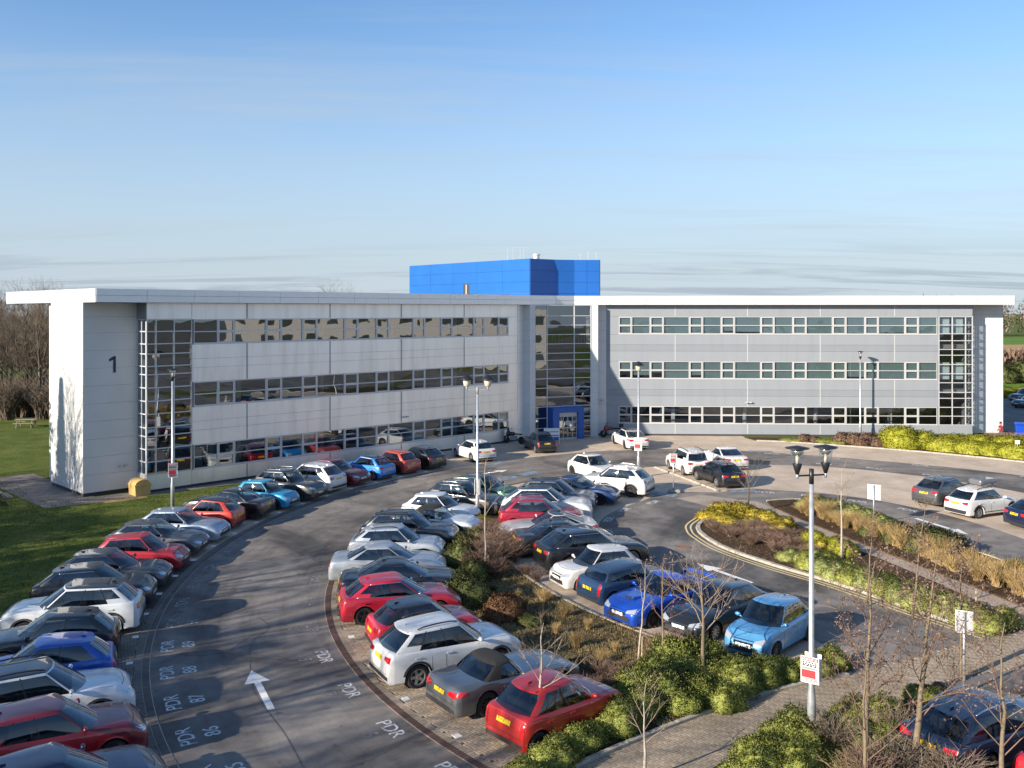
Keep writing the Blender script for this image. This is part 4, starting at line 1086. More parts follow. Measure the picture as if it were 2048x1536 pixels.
    patch('lower_grille', M['black_plastic'], lambda u, v: ((u-.5)*2*hw*(.58+.08*(1-v)), .30+v*.16), 6, 2, 'f', .009)
    patch('rear_bumper_trim', M['black_plastic'], lambda u, v: ((u-.5)*2*hw*.80, .24+v*(.20 if clad else .11)), 6, 2, 'r', .008)
    patch('number_plate', M['plate_white'], lambda u, v: ((u-.5)*.52, .44+v*.11), 2, 1, 'f', .018)
    pz = .62 if kind in ('hatch3', 'mini', 'cooper', 'roadster') else .70
    if kind in ('suv', 'bigsuv'): pz = .80
    patch('number_plate', M['plate_yellow'], lambda u, v: ((u-.5)*.52, pz+v*.11), 2, 1, 'r', .020)
    for sg in (1, -1):
        patch('bonnet_seam', M['black_plastic'], lambda u, v, sg=sg: (cowl+.06+u*(hl-.34), sg*hw*(.80-.10*u)+(v-.5)*.014), 6, 1, 't', .002)
        patch('tailgate_seam', M['black_plastic'], lambda u, v, sg=sg: (sg*hw*(.70 if not tall else .72)+(u-.5)*.014, .48+v*(belt-.60)), 1, 4, 'r', .003)
    patch('bonnet_seam', M['black_plastic'], lambda u, v: (L/2-.27+(v-.5)*.016-.10*(2*u-1)**2, (u-.5)*2*hw*.70), 8, 1, 't', .002)
    patch('tailgate_seam', M['black_plastic'], lambda u, v: ((u-.5)*2*hw*.70, .475+v*.014), 6, 1, 'r', .003)
    for sg, ax_ in ((1, 'l'), (-1, 'r2')):
        dx0 = ax-.02; db = ax+(cbx-ax)*.46; dx2 = ax+(cbx-ax)*.88
        for xd in ((dx0, db, dx2) if doors == 5 else (dx0, ax+(cbx-ax)*.60)):
            if any(abs(xd-a) < Ra+.03 for a in (xf, xr)): xd = xr+Ra+.05 if abs(xd-xr) < Ra+.05 else xf-Ra-.05
            patch('door_seam', M['black_plastic'], lambda u, v, xd=xd: (xd+(u-.5)*.012, ride+.13+v*(belt-ride-.22)), 1, 5, ax_, .003)
        for xd in ((db+.12, dx2+.15) if doors == 5 else (ax+(cbx-ax)*.60+.12,)):
            zq = belt-.17; h = bvh.ray_cast(Vector((xd, sg*W, zq)), Vector((0, -sg, 0)))
            if h[0]: MB().box(xd-.09, xd+.09, min(h[0].y, h[0].y+sg*.03), max(h[0].y, h[0].y+sg*.03), zq-.014, zq+.016).build('door_handle', pm if trim is None else M['chrome'], root)
        mxp = ax-.02; mb = MB().ellipsoid((mxp, sg*(gw+.11), belt+.06), (.058, .105, .065), 10, 6).tube([(mxp, sg*(gw-.05), belt+.0), (mxp, sg*(gw+.08), belt+.04)], .03, 5)
        mb.build('door_mirror', M['gloss_black'] if pil == 'black' else (M['chrome'] if trim == 'full' and colr[0] > .3 else pm), root, True)
        patch('sill', M['black_plastic'], lambda u, v: (xr+Ra+.03+u*(xf-xr-2*Ra-.06), ride+.005+v*(.16 if clad else .06)), 6, 1, ax_, .006)
        if clad:
            for a in (xf, xr):
                patch('arch_trim', M['black_plastic'], lambda u, v, a=a: (a+(Ra+.008+.06*v)*math.cos(math.pi*(.06+.88*u)), wr_+(Ra+.008+.06*v)*math.sin(math.pi*(.06+.88*u))), 10, 1, ax_, .008)
        if rails:
            pts = []
            for k in range(7):
                u = k/6; xx = roof_f-.18+(roof_r+.30-roof_f+.18)*u; yy = tw*.90; pts.append((xx, sg*yy, roofz(xx)+.010+.05*math.sin(math.pi*min(1, max(0, u*1.0)))**.4))
            MB().tube(pts, .021, 6).build('roof_rail', M['chrome'] if rails == 'silver' else M['black_plastic'], root, True)
    if kind not in ('roadster', 'cabrio', 'cooper'):
        MB().prism([(roof_r+.28, -.008), (roof_r+.14, -.018), (roof_r+.14, .018), (roof_r+.28, .008)], roofz(roof_r+.2)-.03, roofz(roof_r+.2)+.035).build('aerial_fin', pm if not roof else M['gloss_black'], root)
    if not hasdeck and kind not in ('roadster', 'cabrio'):
        # lip spoiler over the rear glass
        zz = roofz(roof_r)-.035; mb = MB(); ys = [-.92, -.5, 0, .5, .92]
        a_ = [mb.pt((roof_r+.14+.06*abs(u), tw*.84*u, zz+.030)) for u in ys]; b_ = [mb.pt((roof_r-.10+.10*abs(u), tw*.80*u, zz+.000)) for u in ys]; c_ = [mb.pt((roof_r+.0+.08*abs(u), tw*.80*u, zz-.055)) for u in ys]
        for k in range(4): mb.f += [[a_[k], a_[k+1], b_[k+1], b_[k]], [b_[k], b_[k+1], c_[k+1], c_[k]]]
        mb.f += [[a_[0], b_[0], c_[0]], [a_[-1], c_[-1], b_[-1]]]
        mb.build('roof_spoiler', pil_m if pil == 'black' and roof else (paint(roof) if roof else pm), root, False)
    if spoiler:                                     # tall boot wing
        zb = zt(-L/2+.3)
        mb = MB(); y_ = W/2*.80
        pts = [(-L/2+.36, -y_, zb-.02), (-L/2+.20, -y_, zb+.13), (-L/2+.14, -y_*.92, zb+.17), (-L/2+.12, 0, zb+.19), (-L/2+.14, y_*.92, zb+.17), (-L/2+.20, y_, zb+.13), (-L/2+.36, y_, zb-.02)]
        for p, q in zip(pts, pts[1:]):
            for dz in (0,):
                i = [mb.pt(w) for w in ((p[0]+.10, p[1], p[2]), (q[0]+.10, q[1], q[2]), (q[0]-.12, q[1], q[2]+.02), (p[0]-.12, p[1], p[2]+.02), (p[0]+.10, p[1], p[2]-.03), (q[0]+.10, q[1], q[2]-.03), (q[0]-.12, q[1], q[2]-.02), (p[0]-.12, p[1], p[2]-.02))]
                for f in ((0, 1, 2, 3), (4, 7, 6, 5), (0, 4, 5, 1), (2, 6, 7, 3), (0, 3, 7, 4), (1, 5, 6, 2)): mb.f.append([i[k] for k in f])
        mb.build('boot_spoiler', pm, root)
    if scoop:
        zc = zt(cowl+.45); MB().prism([(cowl+.70, -.20), (cowl+.70, .20), (cowl+.15, .28), (cowl+.15, -.28)], zc-.05, zc+.06).build('bonnet_scoop', pm, root, bevel=.03)
        MB().box(cowl+.701, cowl+.712, -.18, .18, zc-.03, zc+.045).build('scoop_mouth', M['black_plastic'], root)
    if box:
        zc = roofz(0)
        for xx in (-.35, .45): MB().tube([(xx, -tw*.9, zc+.03), (xx, 0, zc+.09), (xx, tw*.9, zc+.03)], .02, 6).build('roof_bar', M['black_plastic'], root)
        MB().box(-.62, .72, -.42, .42, zc+.10, zc+.40).build('roof_box', paint((.12, .12, .125), 0), root, bevel=.12)
    for a in (xf, xr):
        for sg in (1, -1):
            tm, rm = wheel_meshes(wr_, dark_rim, style)
            w = link_mesh('wheel', tm, None, root); w.location = (a, sg*(W/2-.125), wr_); w.rotation_euler = (0, rng.uniform(0, 3), 0 if sg == 1 else math.pi)
            r_ = link_mesh('rim', rm, None, w)
    # cabin: floor tray, dash and seats behind the glass
    zf = belt-.42; yb = W/2*.80
    MB().box(rear_base+.25, cowl-.30, -yb, yb, zf-.06, zf).build('cabin_floor', M['car_interior'], root)
    for sg in (1, -1):
        fx = (roof_f+cbx)/2+.30 if doors == 5 else (roof_f+cbx)/2+.15
        MB().prism([(fx-.10, sg*.36-.23), (fx+.06, sg*.36-.23), (fx+.06, sg*.36+.23), (fx-.10, sg*.36+.23)], zf, belt+.10).prism([(fx-.08, sg*.36-.12), (fx+.02, sg*.36-.12), (fx+.02, sg*.36+.12), (fx-.08, sg*.36+.12)], belt+.101, belt+.27).build('front_seat', M['car_seat'], root, bevel=.03)
    if doors == 5:
        rx = max(cbx+.25, fx-.85); MB().box(rx-.10, rx+.06, -yb*.85, yb*.85, zf, belt+.10).build('rear_seat', M['car_seat'], root, bevel=.04)
    MB().box(cowl-.62, cowl-.32, -yb*.93, yb*.93, zf, belt-.02).build('dashboard', M['car_interior'], root, bevel=.05)
    MB().tube([(cowl-.72+.06*math.sin(k*.785), -.36+.18*math.cos(k*.785), belt-.02+.17*math.sin(k*.785)) for k in range(9)], .016, 5, cap=False).build('steering_wheel', M['black_plastic'], root)
    # wheel wells and underside: a dark tray between the axles
    MB().box(xr-Ra, xf+Ra, -W/2*.62, W/2*.62, ride+.02, ride+.30).build('underbody', M['black_plastic'], root)
    return root

WHITE = (.62, .62, .61); BLACK = (.010, .010, .012); SILVER = (.46, .48, .50); GREY = (.085, .09, .10); CHAR = (.035, .037, .042)
NAVY = (.012, .020, .060); RED = (.42, .012, .022); DRED = (.16, .008, .018); ORANGE = (.50, .045, .020); BLUE = (.010, .085, .44); CYAN = (.015, .27, .50)
def lrow(k, kind, colr, nose, label, r0=34.55, dth=0, **kw):
    a = 214-4*k+dth; L = CT[kind][0]*kw.get('stretch', (1,))[0]; r = r0+L/2; x, y = on_ring(C1, r, a)
    return make_car(kind, colr, label, x, y, a+180 if nose else a, group='cars in the lawn-side row', **kw)
lrow(0, 'golf', NAVY, 1, 'dark navy hatchback next to the dark red crossover in the lawn-side row', metal=.3)
lrow(1, 'cross', DRED, 1, 'dark red crossover with bulging arches in the lawn-side row', metal=.3, pil=None, lights='tall')
lrow(2, 'suv', (.60, .64, .68), 1, 'white crossover with black glass roof beside the dark red crossover', roof=(.012, .012, .014), rails='black', clad=True, metal=.1)
lrow(3, 'hatch', BLUE, 0, 'bright blue hatchback parked tail out in the lawn-side row', lights='tall', metal=.3, r0=34.95)
lrow(4, 'hatch', BLACK, 0, 'black hatchback between the bright blue hatchback and white black-roofed SUV', r0=35.0)
lrow(5, 'suv', (.60, .63, .66), 0, 'white SUV with black roof parked tail out in the lawn-side row', roof=(.012, .012, .014), clad=True, spoiler=0)
lrow(6, 'cross', (.012, .014, .020), 1, 'black crossover with chrome window line beside the white black-roofed SUV', trim='top', metal=.3)
lrow(7, 'golf', (.055, .065, .08), 1, 'slate grey hatchback beside the bright red small hatchback by the lawn', metal=.5)
lrow(8, 'mini', (.36, .010, .022), 1, 'bright red small hatchback nose out in the lawn-side row', dark_rim=False, stretch=(1.05, 1.02, 1))
lrow(9, 'golf', (.10, .11, .125), 1, 'graphite hatchback between red small hatchback and silver blue hatchback', metal=.6, style=1, dark_rim=False)
lrow(10, 'golf', (.42, .50, .60), 1, 'silver blue hatchback nose out beside the small orange red hatchback', metal=.55)
lrow(11, 'mini', (.50, .040, .022), 0, 'small orange red hatchback with black roof tail out by lawn', roof=(.014, .013, .014), lights='tall', stretch=(.97, 1, 1), r0=34.9)
lrow(12, 'saloon', (.011, .010, .011), 0, 'black saloon parked tail out beside the turquoise small hatchback', style=1, dark_rim=False)
lrow(13, 'mini', CYAN, 1, 'turquoise small hatchback nose out by the lawn edge', r0=34.4)
lrow(14, 'suv', (.060, .062, .066), 1, 'charcoal crossover with silver roof rails beside the turquoise hatchback', rails='silver', clad=True, metal=.5, r0=34.2)
lrow(15, 'suv', WHITE, 0, 'white SUV tail out beside the dark red hatchback under the facade', rails='silver', clad=True)
lrow(16, 'golf', DRED, 1, 'dark red hatchback nose out between white SUV and blue two-tone hatchback', metal=.2)
lrow(17, 'hatch3', (.012, .19, .60), 0, 'bright blue small hatchback with black roof and white window arc', roof=(.012, .012, .014), trim='white', dark_rim=False)
lrow(18, 'hatch', (.40, .045, .022), 0, 'orange red hatchback tail out between blue two-tone and black hatchbacks', lights='tall')
lrow(19, 'golf', BLACK, 0, 'black hatchback ending the lawn-side row beneath the facade')
def arow(k, kind, colr, nose, label, r0=26.15, dth=0, **kw):
    a = 221-6.08*k+dth; L = CT[kind][0]*kw.get('stretch', (1,))[0]; r = r0-L/2; x, y = on_ring(C2, r, a)
    return make_car(kind, colr, label, x, y, a+180 if nose else a, group='cars backed onto the shrub island from the left lane', **kw)
arow(0, 'hatch', (.40, .020, .018), 1, 'metallic red hatchback tail out, nearest the clipped green mounds', lights='tall', metal=.25, r0=25.6, stretch=(.95, 1, 1.02), style=0)
arow(1, 'roadster', (.16, .17, .18), 1, 'grey two-seat roadster with black soft top raised', top='soft', metal=.65, style=1, r0=25.7)
arow(2, 'suv', WHITE, 1, 'white SUV with black roof rails beside the grey roadster', rails='black', clad=True, dark_rim=False, r0=26.3)
arow(3, 'hatch3', (.44, .010, .030), 1, 'red three-door hatchback with black roof beside the white SUV', roof=(.012, .012, .014), pil='black', r0=25.7)
arow(4, 'golf', (.45, .010, .030), 1, 'red hatchback with bright window surround beside the black saloon', trim='full', r0=26.2, dth=-1)
arow(5, 'saloon', (.010, .011, .014), 1, 'black saloon parked between the red hatchback and silver saloon', r0=26.1)
arow(6, 'saloon', (.44, .47, .50), 1, 'silver saloon with sweeping roofline beside the silver crossover', metal=.5, r0=26.6)
arow(7, 'cross', (.48, .51, .54), 1, 'silver crossover with black roof rails beside the silver saloon', metal=.5, rails='black', clad=True, r0=26.2)
arow(8, 'suv', (.013, .014, .016), 1, 'black SUV between the silver crossover and white convertible', rails='black', r0=26.3)
arow(9, 'cabrio', (.58, .62, .67), 1, 'white convertible with black fabric roof beside the black SUV', top='soft', r0=25.7)
arow(10, 'hatch', (.58, .62, .66), 1, 'white hatchback between the white convertible and dark crossover', r0=26.2)
arow(11, 'suv', (.040, .038, .037), 1, 'dark bronze crossover with silver roof rails and bright window line', rails='silver', trim='full', metal=.4, clad=True, r0=26.3)
arow(12, 'cross', (.010, .12, .055), 1, 'dark green crossover with black roof and silver rails', roof=(.010, .010, .012), rails='silver', trim='top', metal=.3, r0=26.4)
def brow(a, kind, colr, into, label, r0=23.3, **kw):
    """into: nose points at the island"""
    L = CT[kind][0]*kw.get('stretch', (1,))[0]; r = r0-L/2; x, y = on_ring(C3, r, a)
    return make_car(kind, colr, label, x, y, a if into else a+180, group='cars facing the shrub island from the inner lane', **kw)
brow(228, 'mini', (.10, .32, .58), 1, 'light blue small hatchback nose in beside the green mounds', metal=.4, dark_rim=True, style=1)
brow(222, 'golf', (.016, .018, .022), 1, 'black hatchback behind the bare trees, between light and bright blue cars', style=1, dark_rim=False, metal=.3)
brow(216.5, 'saloon', (.006, .065, .44), 1, 'bright blue sports saloon with tall boot wing and bonnet scoop', spoiler=1, scoop=True, style=1, metal=.3, stretch=(.93, .99, 1.0), r0=23.85)
brow(210.7, 'cooper', (.020, .050, .115), 0, 'dark blue retro three-door hatchback tail toward the island', roof=(.012, .022, .045), lights='tall', metal=.4)
brow(205.2, 'mini', (.60, .59, .57), 1, 'white small hatchback nose in beside the dark blue retro hatchback')
brow(198.7, 'bigsuv', (.010, .010, .012), 0, 'large black SUV with bright window surround, tail toward the island', trim='full', r0=22.9)
brow(191.5, 'saloon', (.012, .014, .018), 0, 'black saloon between large black SUV and silver coupe', trim='top', r0=23.2)
brow(185.6, 'coupe', (.52, .51, .49), 1, 'silver white coupe with black glass roof, long bonnet to the island', roof=(.014, .014, .015), metal=.3, r0=23.6)
brow(179.6, 'suv', (.34, .010, .030), 0, 'crimson SUV with silver rails beside the silver white coupe', rails='silver', trim='top', metal=.3, stretch=(.97, 1, .97), r0=23.5)
brow(173.0, 'bigsuv', (.62, .62, .61), 0, 'large white SUV with black roof beside the crimson SUV', roof=(.02, .02, .022), r0=23.5)
brow(166.4, 'suv', (.13, .125, .125), 0, 'pewter grey SUV with black roof between white SUV and navy saloon', roof=(.02, .02, .022), metal=.5, r0=23.2)
brow(159.8, 'saloon', (.010, .030, .11), 0, 'navy saloon with chrome grille beside the pewter SUV', metal=.4, trim='top', r0=22.6)
brow(150.5, 'suv', (.63, .62, .60), 1, 'white SUV tail out beside the sign post in a concrete foot', rails='silver', clad=True, r0=21.3)
G1 = 'cars parked near the entrance'
make_car('hatch', (.63, .62, .60), 'white small hatchback nose in behind the navy saloon', 5.4, 60.9, -58, group=G1)
make_car('golf', (.62, .61, .59), 'white hatchback tail out alone before the left wing', -2.85, 68.5, 119, group=G1, dark_rim=False)
make_car('hatch', BLACK, 'black hatchback tail out beside the entrance notice board', 2.16, 72.6, 107, group=G1, lights='tall', dark_rim=False)
make_car('fast', (.63, .62, .60), 'white fastback saloon with dark glass roof by the entrance', 9.5, 74.7, 101, roof=(.015, .015, .017), group=G1)
make_car('mpv', (.64, .63, .61), 'white tall people carrier behind the red and white sign', 11.9, 62.9, 102, rails='black', group=G1, dark_rim=False)
make_car('golf', BLACK, 'black hatchback in front of the white people carrier', 13.1, 58.8, 106, group=G1, dark_rim=False)
make_car('coupe', (.63, .63, .62), 'white coupe tail out beside the white people carrier', 15.0, 65.4, 99, group=G1)
G2 = 'cars in the middle bays'
make_car('golf', (.10, .105, .11), 'dark grey hatchback beside the white hatchback carrying a roof box', 24.9, 53.0, 32, metal=.5, trim='top', group=G2, stretch=(1, 1, 1.04))
make_car('hatch', (.64, .63, .62), 'white hatchback with black arch trims carrying a grey roof box', 25.4, 49.95, 24, clad=True, rails='black', box=True, group=G2, dark_rim=False, style=2, stretch=(1.03, 1, 1.02))
make_car('golf', (.012, .020, .060), 'navy hatchback beside the white roof box car', 27.3, 46.9, 12, metal=.4, group=G2)
G3 = 'cars behind the bare trees'
make_car('estate', (.014, .022, .050), 'navy estate with roof rails half hidden behind bare trees', 11.9, 22.9, 27, rails='silver', metal=.4, group=G3)
make_car('hatch', (.40, .012, .02), 'red hatchback half hidden beside the navy estate', 13.4, 21.2, 28, group=G3, lights='tall')
G4 = 'cars in the shaded service yard'
make_car('golf', (.015, .016, .02), 'dark hatchback in the shaded service yard', 58.6, 104.5, 200, group=G4)
make_car('suv', (.02, .022, .028), 'dark SUV in the shaded service yard', 61.5, 110.5, 205, group=G4)
# ------------------------------------------------------------------ plants
def leafmat(name, c1, c2, c3, trans=.25, sc=1.2):
    m, n, l, b = newmat(name); g = N(n, 'ShaderNodeNewGeometry'); oi = N(n, 'ShaderNodeObjectInfo')
    t = noise(n, l, sc, 4, g.outputs['Position'], .6)
    ad = N(n, 'ShaderNodeMath', operation='MULTIPLY_ADD'); ad.inputs[1].default_value = .5; l.new(g.outputs['Random Per Island'], ad.inputs[0])
    mu = N(n, 'ShaderNodeMath', operation='MULTIPLY'); mu.inputs[1].default_value = .5; l.new(t.outputs['Fac'], mu.inputs[0]); l.new(mu.outputs[0], ad.inputs[2])
    r = ramp(n, l, ad.outputs[0], [(.22, c1), (.5, c2), (.78, c3)]); l.new(r.outputs[0], b.inputs['Base Color'])
    b.inputs['Roughness'].default_value = .65; b.inputs['Specular IOR Level'].default_value = .25
    if trans: b.inputs['Subsurface Weight'].default_value = 0
    return m
leafmat('leaf_green', (.17, .20, .040), (.25, .28, .062), (.34, .35, .095))
leafmat('leaf_lawn', (.050, .085, .012), (.095, .135, .022), (.16, .185, .045))
leafmat('leaf_lime', (.17, .19, .015), (.29, .295, .025), (.40, .38, .045))
leafmat('leaf_yellow', (.24, .20, .020), (.42, .33, .035), (.56, .44, .07))
leafmat('leaf_dark', (.040, .050, .016), (.080, .095, .028), (.15, .155, .045))
leafmat('leaf_heath', (.17, .20, .06), (.26, .285, .09), (.34, .36, .135))
leafmat('leaf_brown', (.10, .050, .025), (.17, .085, .040), (.24, .13, .065))
leafmat('leaf_dry', (.14, .085, .060), (.22, .15, .11), (.30, .22, .17))
leafmat('straw', (.20, .13, .05), (.34, .235, .10), (.47, .34, .16))
leafmat('twig_red', (.10, .062, .045), (.17, .11, .08), (.24, .165, .12))
leafmat('twig_pale', (.20, .15, .11), (.30, .23, .17), (.38, .30, .23))
leafmat('twig_grey', (.10, .078, .058), (.16, .125, .095), (.22, .175, .135))
leafmat('litter', (.10, .065, .03), (.22, .15, .07), (.36, .26, .14))
simple('bark_pale', (.36, .31, .26), .8, var=.25, vscale=12)
simple('bark_brown', (.17, .13, .085), .85, var=.3, vscale=10)
simple('bark_dark', (.09, .07, .055), .9, var=.25, vscale=8)
simple('core_dark', (.020, .020, .010), 1)

def lump(seed, amp):
    r = random.Random(seed); cs = [(Vector((r.gauss(0, 1), r.gauss(0, 1), abs(r.gauss(0, .8)))).normalized(), r.uniform(.25, .5)) for _ in range(12)]
    def f(d):
        h = 0
        for c, w in cs:
            x = 1-(d-c).length/w*.55
            if x > 0: h = max(h, x)
        return 1-amp*.5+amp*h
    return f
bush_cache = {}
def bush_mesh(key, nleaf, leaf, mat_, amp=.35, seed=1, flat=0.0, spiky=.5, core='core_dark'):
    """a unit mound (radius 1, height 1): thousands of small leaves over a dark heart"""
    if key in bush_cache: return bush_cache[key]
    r = random.Random(seed); f = lump(seed, amp); V = []; F = []; NV = []
    ncl = nleaf//7
    for _ in range(ncl):
        while True:
            d = Vector((r.gauss(0, 1), r.gauss(0, 1), r.gauss(0, 1))).normalized()
            if d.z > -.12: break
        rad = f(d)*(r.uniform(.90, 1.05) if r.random() < .93 else r.uniform(1.04, 1.14))
        if flat: d = Vector((d.x, d.y, d.z*(1-flat*.3)))
        c = d*rad
        nd = Vector((d.x, d.y, d.z*1.3+.15)).normalized()
        for _ in range(7):
            p = c+Vector((r.gauss(0, 1), r.gauss(0, 1), r.gauss(0, 1)))*leaf*.75
            up = (nd+Vector((r.gauss(0, 1), r.gauss(0, 1), r.gauss(0, 1)))*spiky).normalized()
            sd_ = up.cross(Vector((r.gauss(0, 1), r.gauss(0, 1), r.gauss(0, 1)))).normalized()
            s = leaf*r.uniform(.7, 1.25); b = len(V)
            V += [tuple(p-sd_*s*.32), tuple(p+sd_*s*.32), tuple(p+up*s+sd_*s*.12), tuple(p+up*s-sd_*s*.12)]
            F.append([b, b+1, b+2, b+3])
            q_ = (nd*.75+up*.35+Vector((r.gauss(0, .25), r.gauss(0, .25), r.gauss(0, .25)))).normalized(); NV += [tuple(q_)]*4
    me = bpy.data.meshes.new('foliage'); me.from_pydata(V, [], F); me.materials.append(M[mat_])
    me.polygons.foreach_set('use_smooth', [True]*len(F)); me.update(); me.normals_split_custom_set_from_vertices(NV)
    cm = MB(); nu, nv = 18, 8; rings = []
    for k in range(nv+1):
        th = math.pi*.5*k/nv; base = len(cm.v)
        for j in range(nu):
            a = 2*math.pi*j/nu; d = Vector((math.cos(a)*math.cos(th), math.sin(a)*math.cos(th), math.sin(th))); q = d*f(d)*.93; cm.pt(tuple(q))
        rings.append(base)
    for k in range(nv):
        for j in range(nu): cm.f.append([rings[k]+j, rings[k]+(j+1) % nu, rings[k+1]+(j+1) % nu, rings[k+1]+j])
    ce = cm.mesh('twigs', True); ce.materials.append(M[core])
    bush_cache[key] = (me, ce); return bush_cache[key]
def bush(kind, x, y, sx, sy, sz, rz, label, name='shrub', group=None, z=.05, cat='shrub'):
    me, ce = KIND[kind][rng.randrange(len(KIND[kind]))]
    e = empty(name, (x, y, z), R(rz), label, cat, group); e.scale = (sx, sy, sz)
    link_mesh('foliage', me, None, e); link_mesh('twigs', ce, None, e)
    return e
KIND = {
 'green': [bush_mesh('g%d' % k, 15400, .040, 'leaf_green', .42, 11+k, spiky=.4, core='leaf_green') for k in range(3)],
 'lime': [bush_mesh('l%d' % k, 12600, .040, 'leaf_lime', .34, 21+k, core='leaf_lime') for k in range(2)],
 'yellow': [bush_mesh('y%d' % k, 4200, .07, 'leaf_yellow', .4, 31+k, core='leaf_yellow') for k in range(2)],
 'dark': [bush_mesh('d%d' % k, 8000, .050, 'leaf_dark', .28, 41+k, core='leaf_dark') for k in range(2)],
 'heath': [bush_mesh('h%d' % k, 9000, .048, 'leaf_heath', .36, 51+k, core='leaf_heath') for k in range(2)],
 'brown': [bush_mesh('b%d' % k, 6000, .055, 'leaf_brown', .2, 61+k, core='leaf_brown') for k in range(1)],
 'dry': [bush_mesh('x%d' % k, 4500, .08, 'leaf_dry', .4, 71+k, core='leaf_brown') for k in range(1)],
}
def fan_mesh(name, n, h, spread, rad, mat_, seed, curve=.3, sub_=2, seg=3):
    """many thin stems from one crown: bare shrubs and tall grasses"""
    r = random.Random(seed); mb = MB()
    for _ in range(n):
        a = r.uniform(0, 2*math.pi); t = r.random()**.6*spread; L = h*r.uniform(.6, 1.05); bx, by = r.gauss(0, .12*spread), r.gauss(0, .12*spread)
        pts = [(bx+math.cos(a)*t*(u**(1+curve)), by+math.sin(a)*t*(u**(1+curve)), L*u*(1-.18*t*u)) for u in [k/seg for k in range(seg+1)]]
        mb.tube(pts, [rad*(1-.75*k/seg) for k in range(seg+1)], 3, cap=False)
        for _ in range(sub_):
            k = r.uniform(.35, .95); i = min(seg-1, int(k*seg)); p = Vector(pts[i]).lerp(Vector(pts[i+1]), k*seg-i)
            d = Vector((math.cos(a)+r.gauss(0, .8), math.sin(a)+r.gauss(0, .8), r.uniform(.3, 1.2))).normalized()*L*r.uniform(.15, .35)
            mb.tube([tuple(p), tuple(p+d)], [rad*.6, rad*.2], 3, cap=False)
    me = mb.mesh(name, False, fix=False); me.materials.append(M[mat_]); return me
STR = [fan_mesh('blades', 210, 1.0, sp, .009, 'straw', 81+k, .45, 0) for k, sp in enumerate((.42, .62, .52))]
BARE = [fan_mesh('stems', 150, 1.0, .85, .012, 'twig_red', 91+k, .2, 4) for k in range(2)]
BAREG = [fan_mesh('stems', 140, 1.0, .9, .012, 'twig_grey', 95+k, .2, 4) for k in range(2)]
SPIKE = [fan_mesh('blades', 160, 1.0, .7, .02, 'leaf_dry', 99, .5, 0)]
def clump(meshes, x, y, s, h, label, name, group, z=.06, cat='grass clump'):
    o = link_mesh(name, meshes[rng.randrange(len(meshes))], None); o.location = (x, y, z); o.scale = (s, s, h); o.rotation_euler = (0, 0, rng.uniform(0, 6))
    return tag(o, label, cat, group)

# --- bare trees
def tree_meshes(seed, H, r0, fork, spread, nb, sub1, sub2, lean=(0, 0), rough=.06, leafy=0, thick=1.0, up=.55):
    r = random.Random(seed); tr = MB(); cr = MB(); lf = MB()
    nseg = 8; pts = []; rads = []
    for k in range(nseg+1):
        u = k/nseg; pts.append(Vector((lean[0]*u+r.gauss(0, rough)*u*.6, lean[1]*u+r.gauss(0, rough)*u*.6, H*u))); rads.append(r0*(1-.88*u**.9))
    tr.tube(pts, rads, 7)
    def grow(p, d, L, rad, lev):
        q = [p]; dd = d.copy(); ns = 3 if lev < 2 else 2
        for _ in range(ns):
            dd = (dd+Vector((r.gauss(0, .13), r.gauss(0, .13), r.gauss(.05, .10)))).normalized(); q.append(q[-1]+dd*(L/ns))
        cr.tube(q, [rad*(1-.65*k/ns) for k in range(ns+1)], 4 if lev == 0 else 3, cap=False)
        if lev < 2:
            for _ in range(sub1 if lev == 0 else sub2):
                u = r.uniform(.25, 1); i = min(ns-1, int(u*ns)); b = q[i].lerp(q[i+1], u*ns-i)
                nd = (dd*.9+Vector((r.gauss(0, .55), r.gauss(0, .55), r.gauss(.15, .4)))).normalized()
                grow(b, nd, L*r.uniform(.28, .55), rad*.5, lev+1)
        if leafy and lev > 0:
            for _ in range(leafy):
                b = q[r.randrange(1, len(q))]+Vector((r.gauss(0, .05), r.gauss(0, .05), r.gauss(-.02, .04))); s = r.uniform(.02, .04)
                a = Vector((r.gauss(0, 1), r.gauss(0, 1), r.gauss(0, 1))).normalized(); c = a.cross(Vector((r.gauss(0, 1), r.gauss(0, 1), r.gauss(0, 1)))).normalized(); i = len(lf.v)
                lf.v += [tuple(b-a*s), tuple(b+c*s*.6), tuple(b+a*s), tuple(b-c*s*.6)]; lf.f.append([i, i+1, i+2, i+3])
    for k in range(nb):
        u = fork+(1-fork)*(k+r.random())/nb*.93; i = min(nseg-1, int(u*nseg)); b = pts[i].lerp(pts[i+1], u*nseg-i)
        a = k*2.4+r.uniform(-.5, .5); d = Vector((math.cos(a), math.sin(a), up+r.uniform(0, .5))).normalized()
        grow(b, d, spread*(1.15-.75*u)*r.uniform(.75, 1.2)/(1.0-fork*.4), max(.006, r0*.42*(1.1-u))*thick, 0)
    return tr, cr, lf
def bare_tree(name, x, y, meshes, bark, twig, label, group, z=.06, rz=0, leafm=None, sc=1, stake=False):
    e = empty(name, (x, y, z), rz, label, 'tree', group); e.scale = (sc,)*3
    link_mesh('trunk', meshes[0], None, e); link_mesh('crown', meshes[1], None, e)
    if len(meshes) > 2 and meshes[2]: link_mesh('dead_leaves', meshes[2], None, e)
    if stake: MB().tube([(.12, .02, -.1), (.12, .02, .75)], .035, 6).build('stake', M['straw_post'], e)
    return e
simple('straw_post', (.42, .32, .17), .8, var=.2)
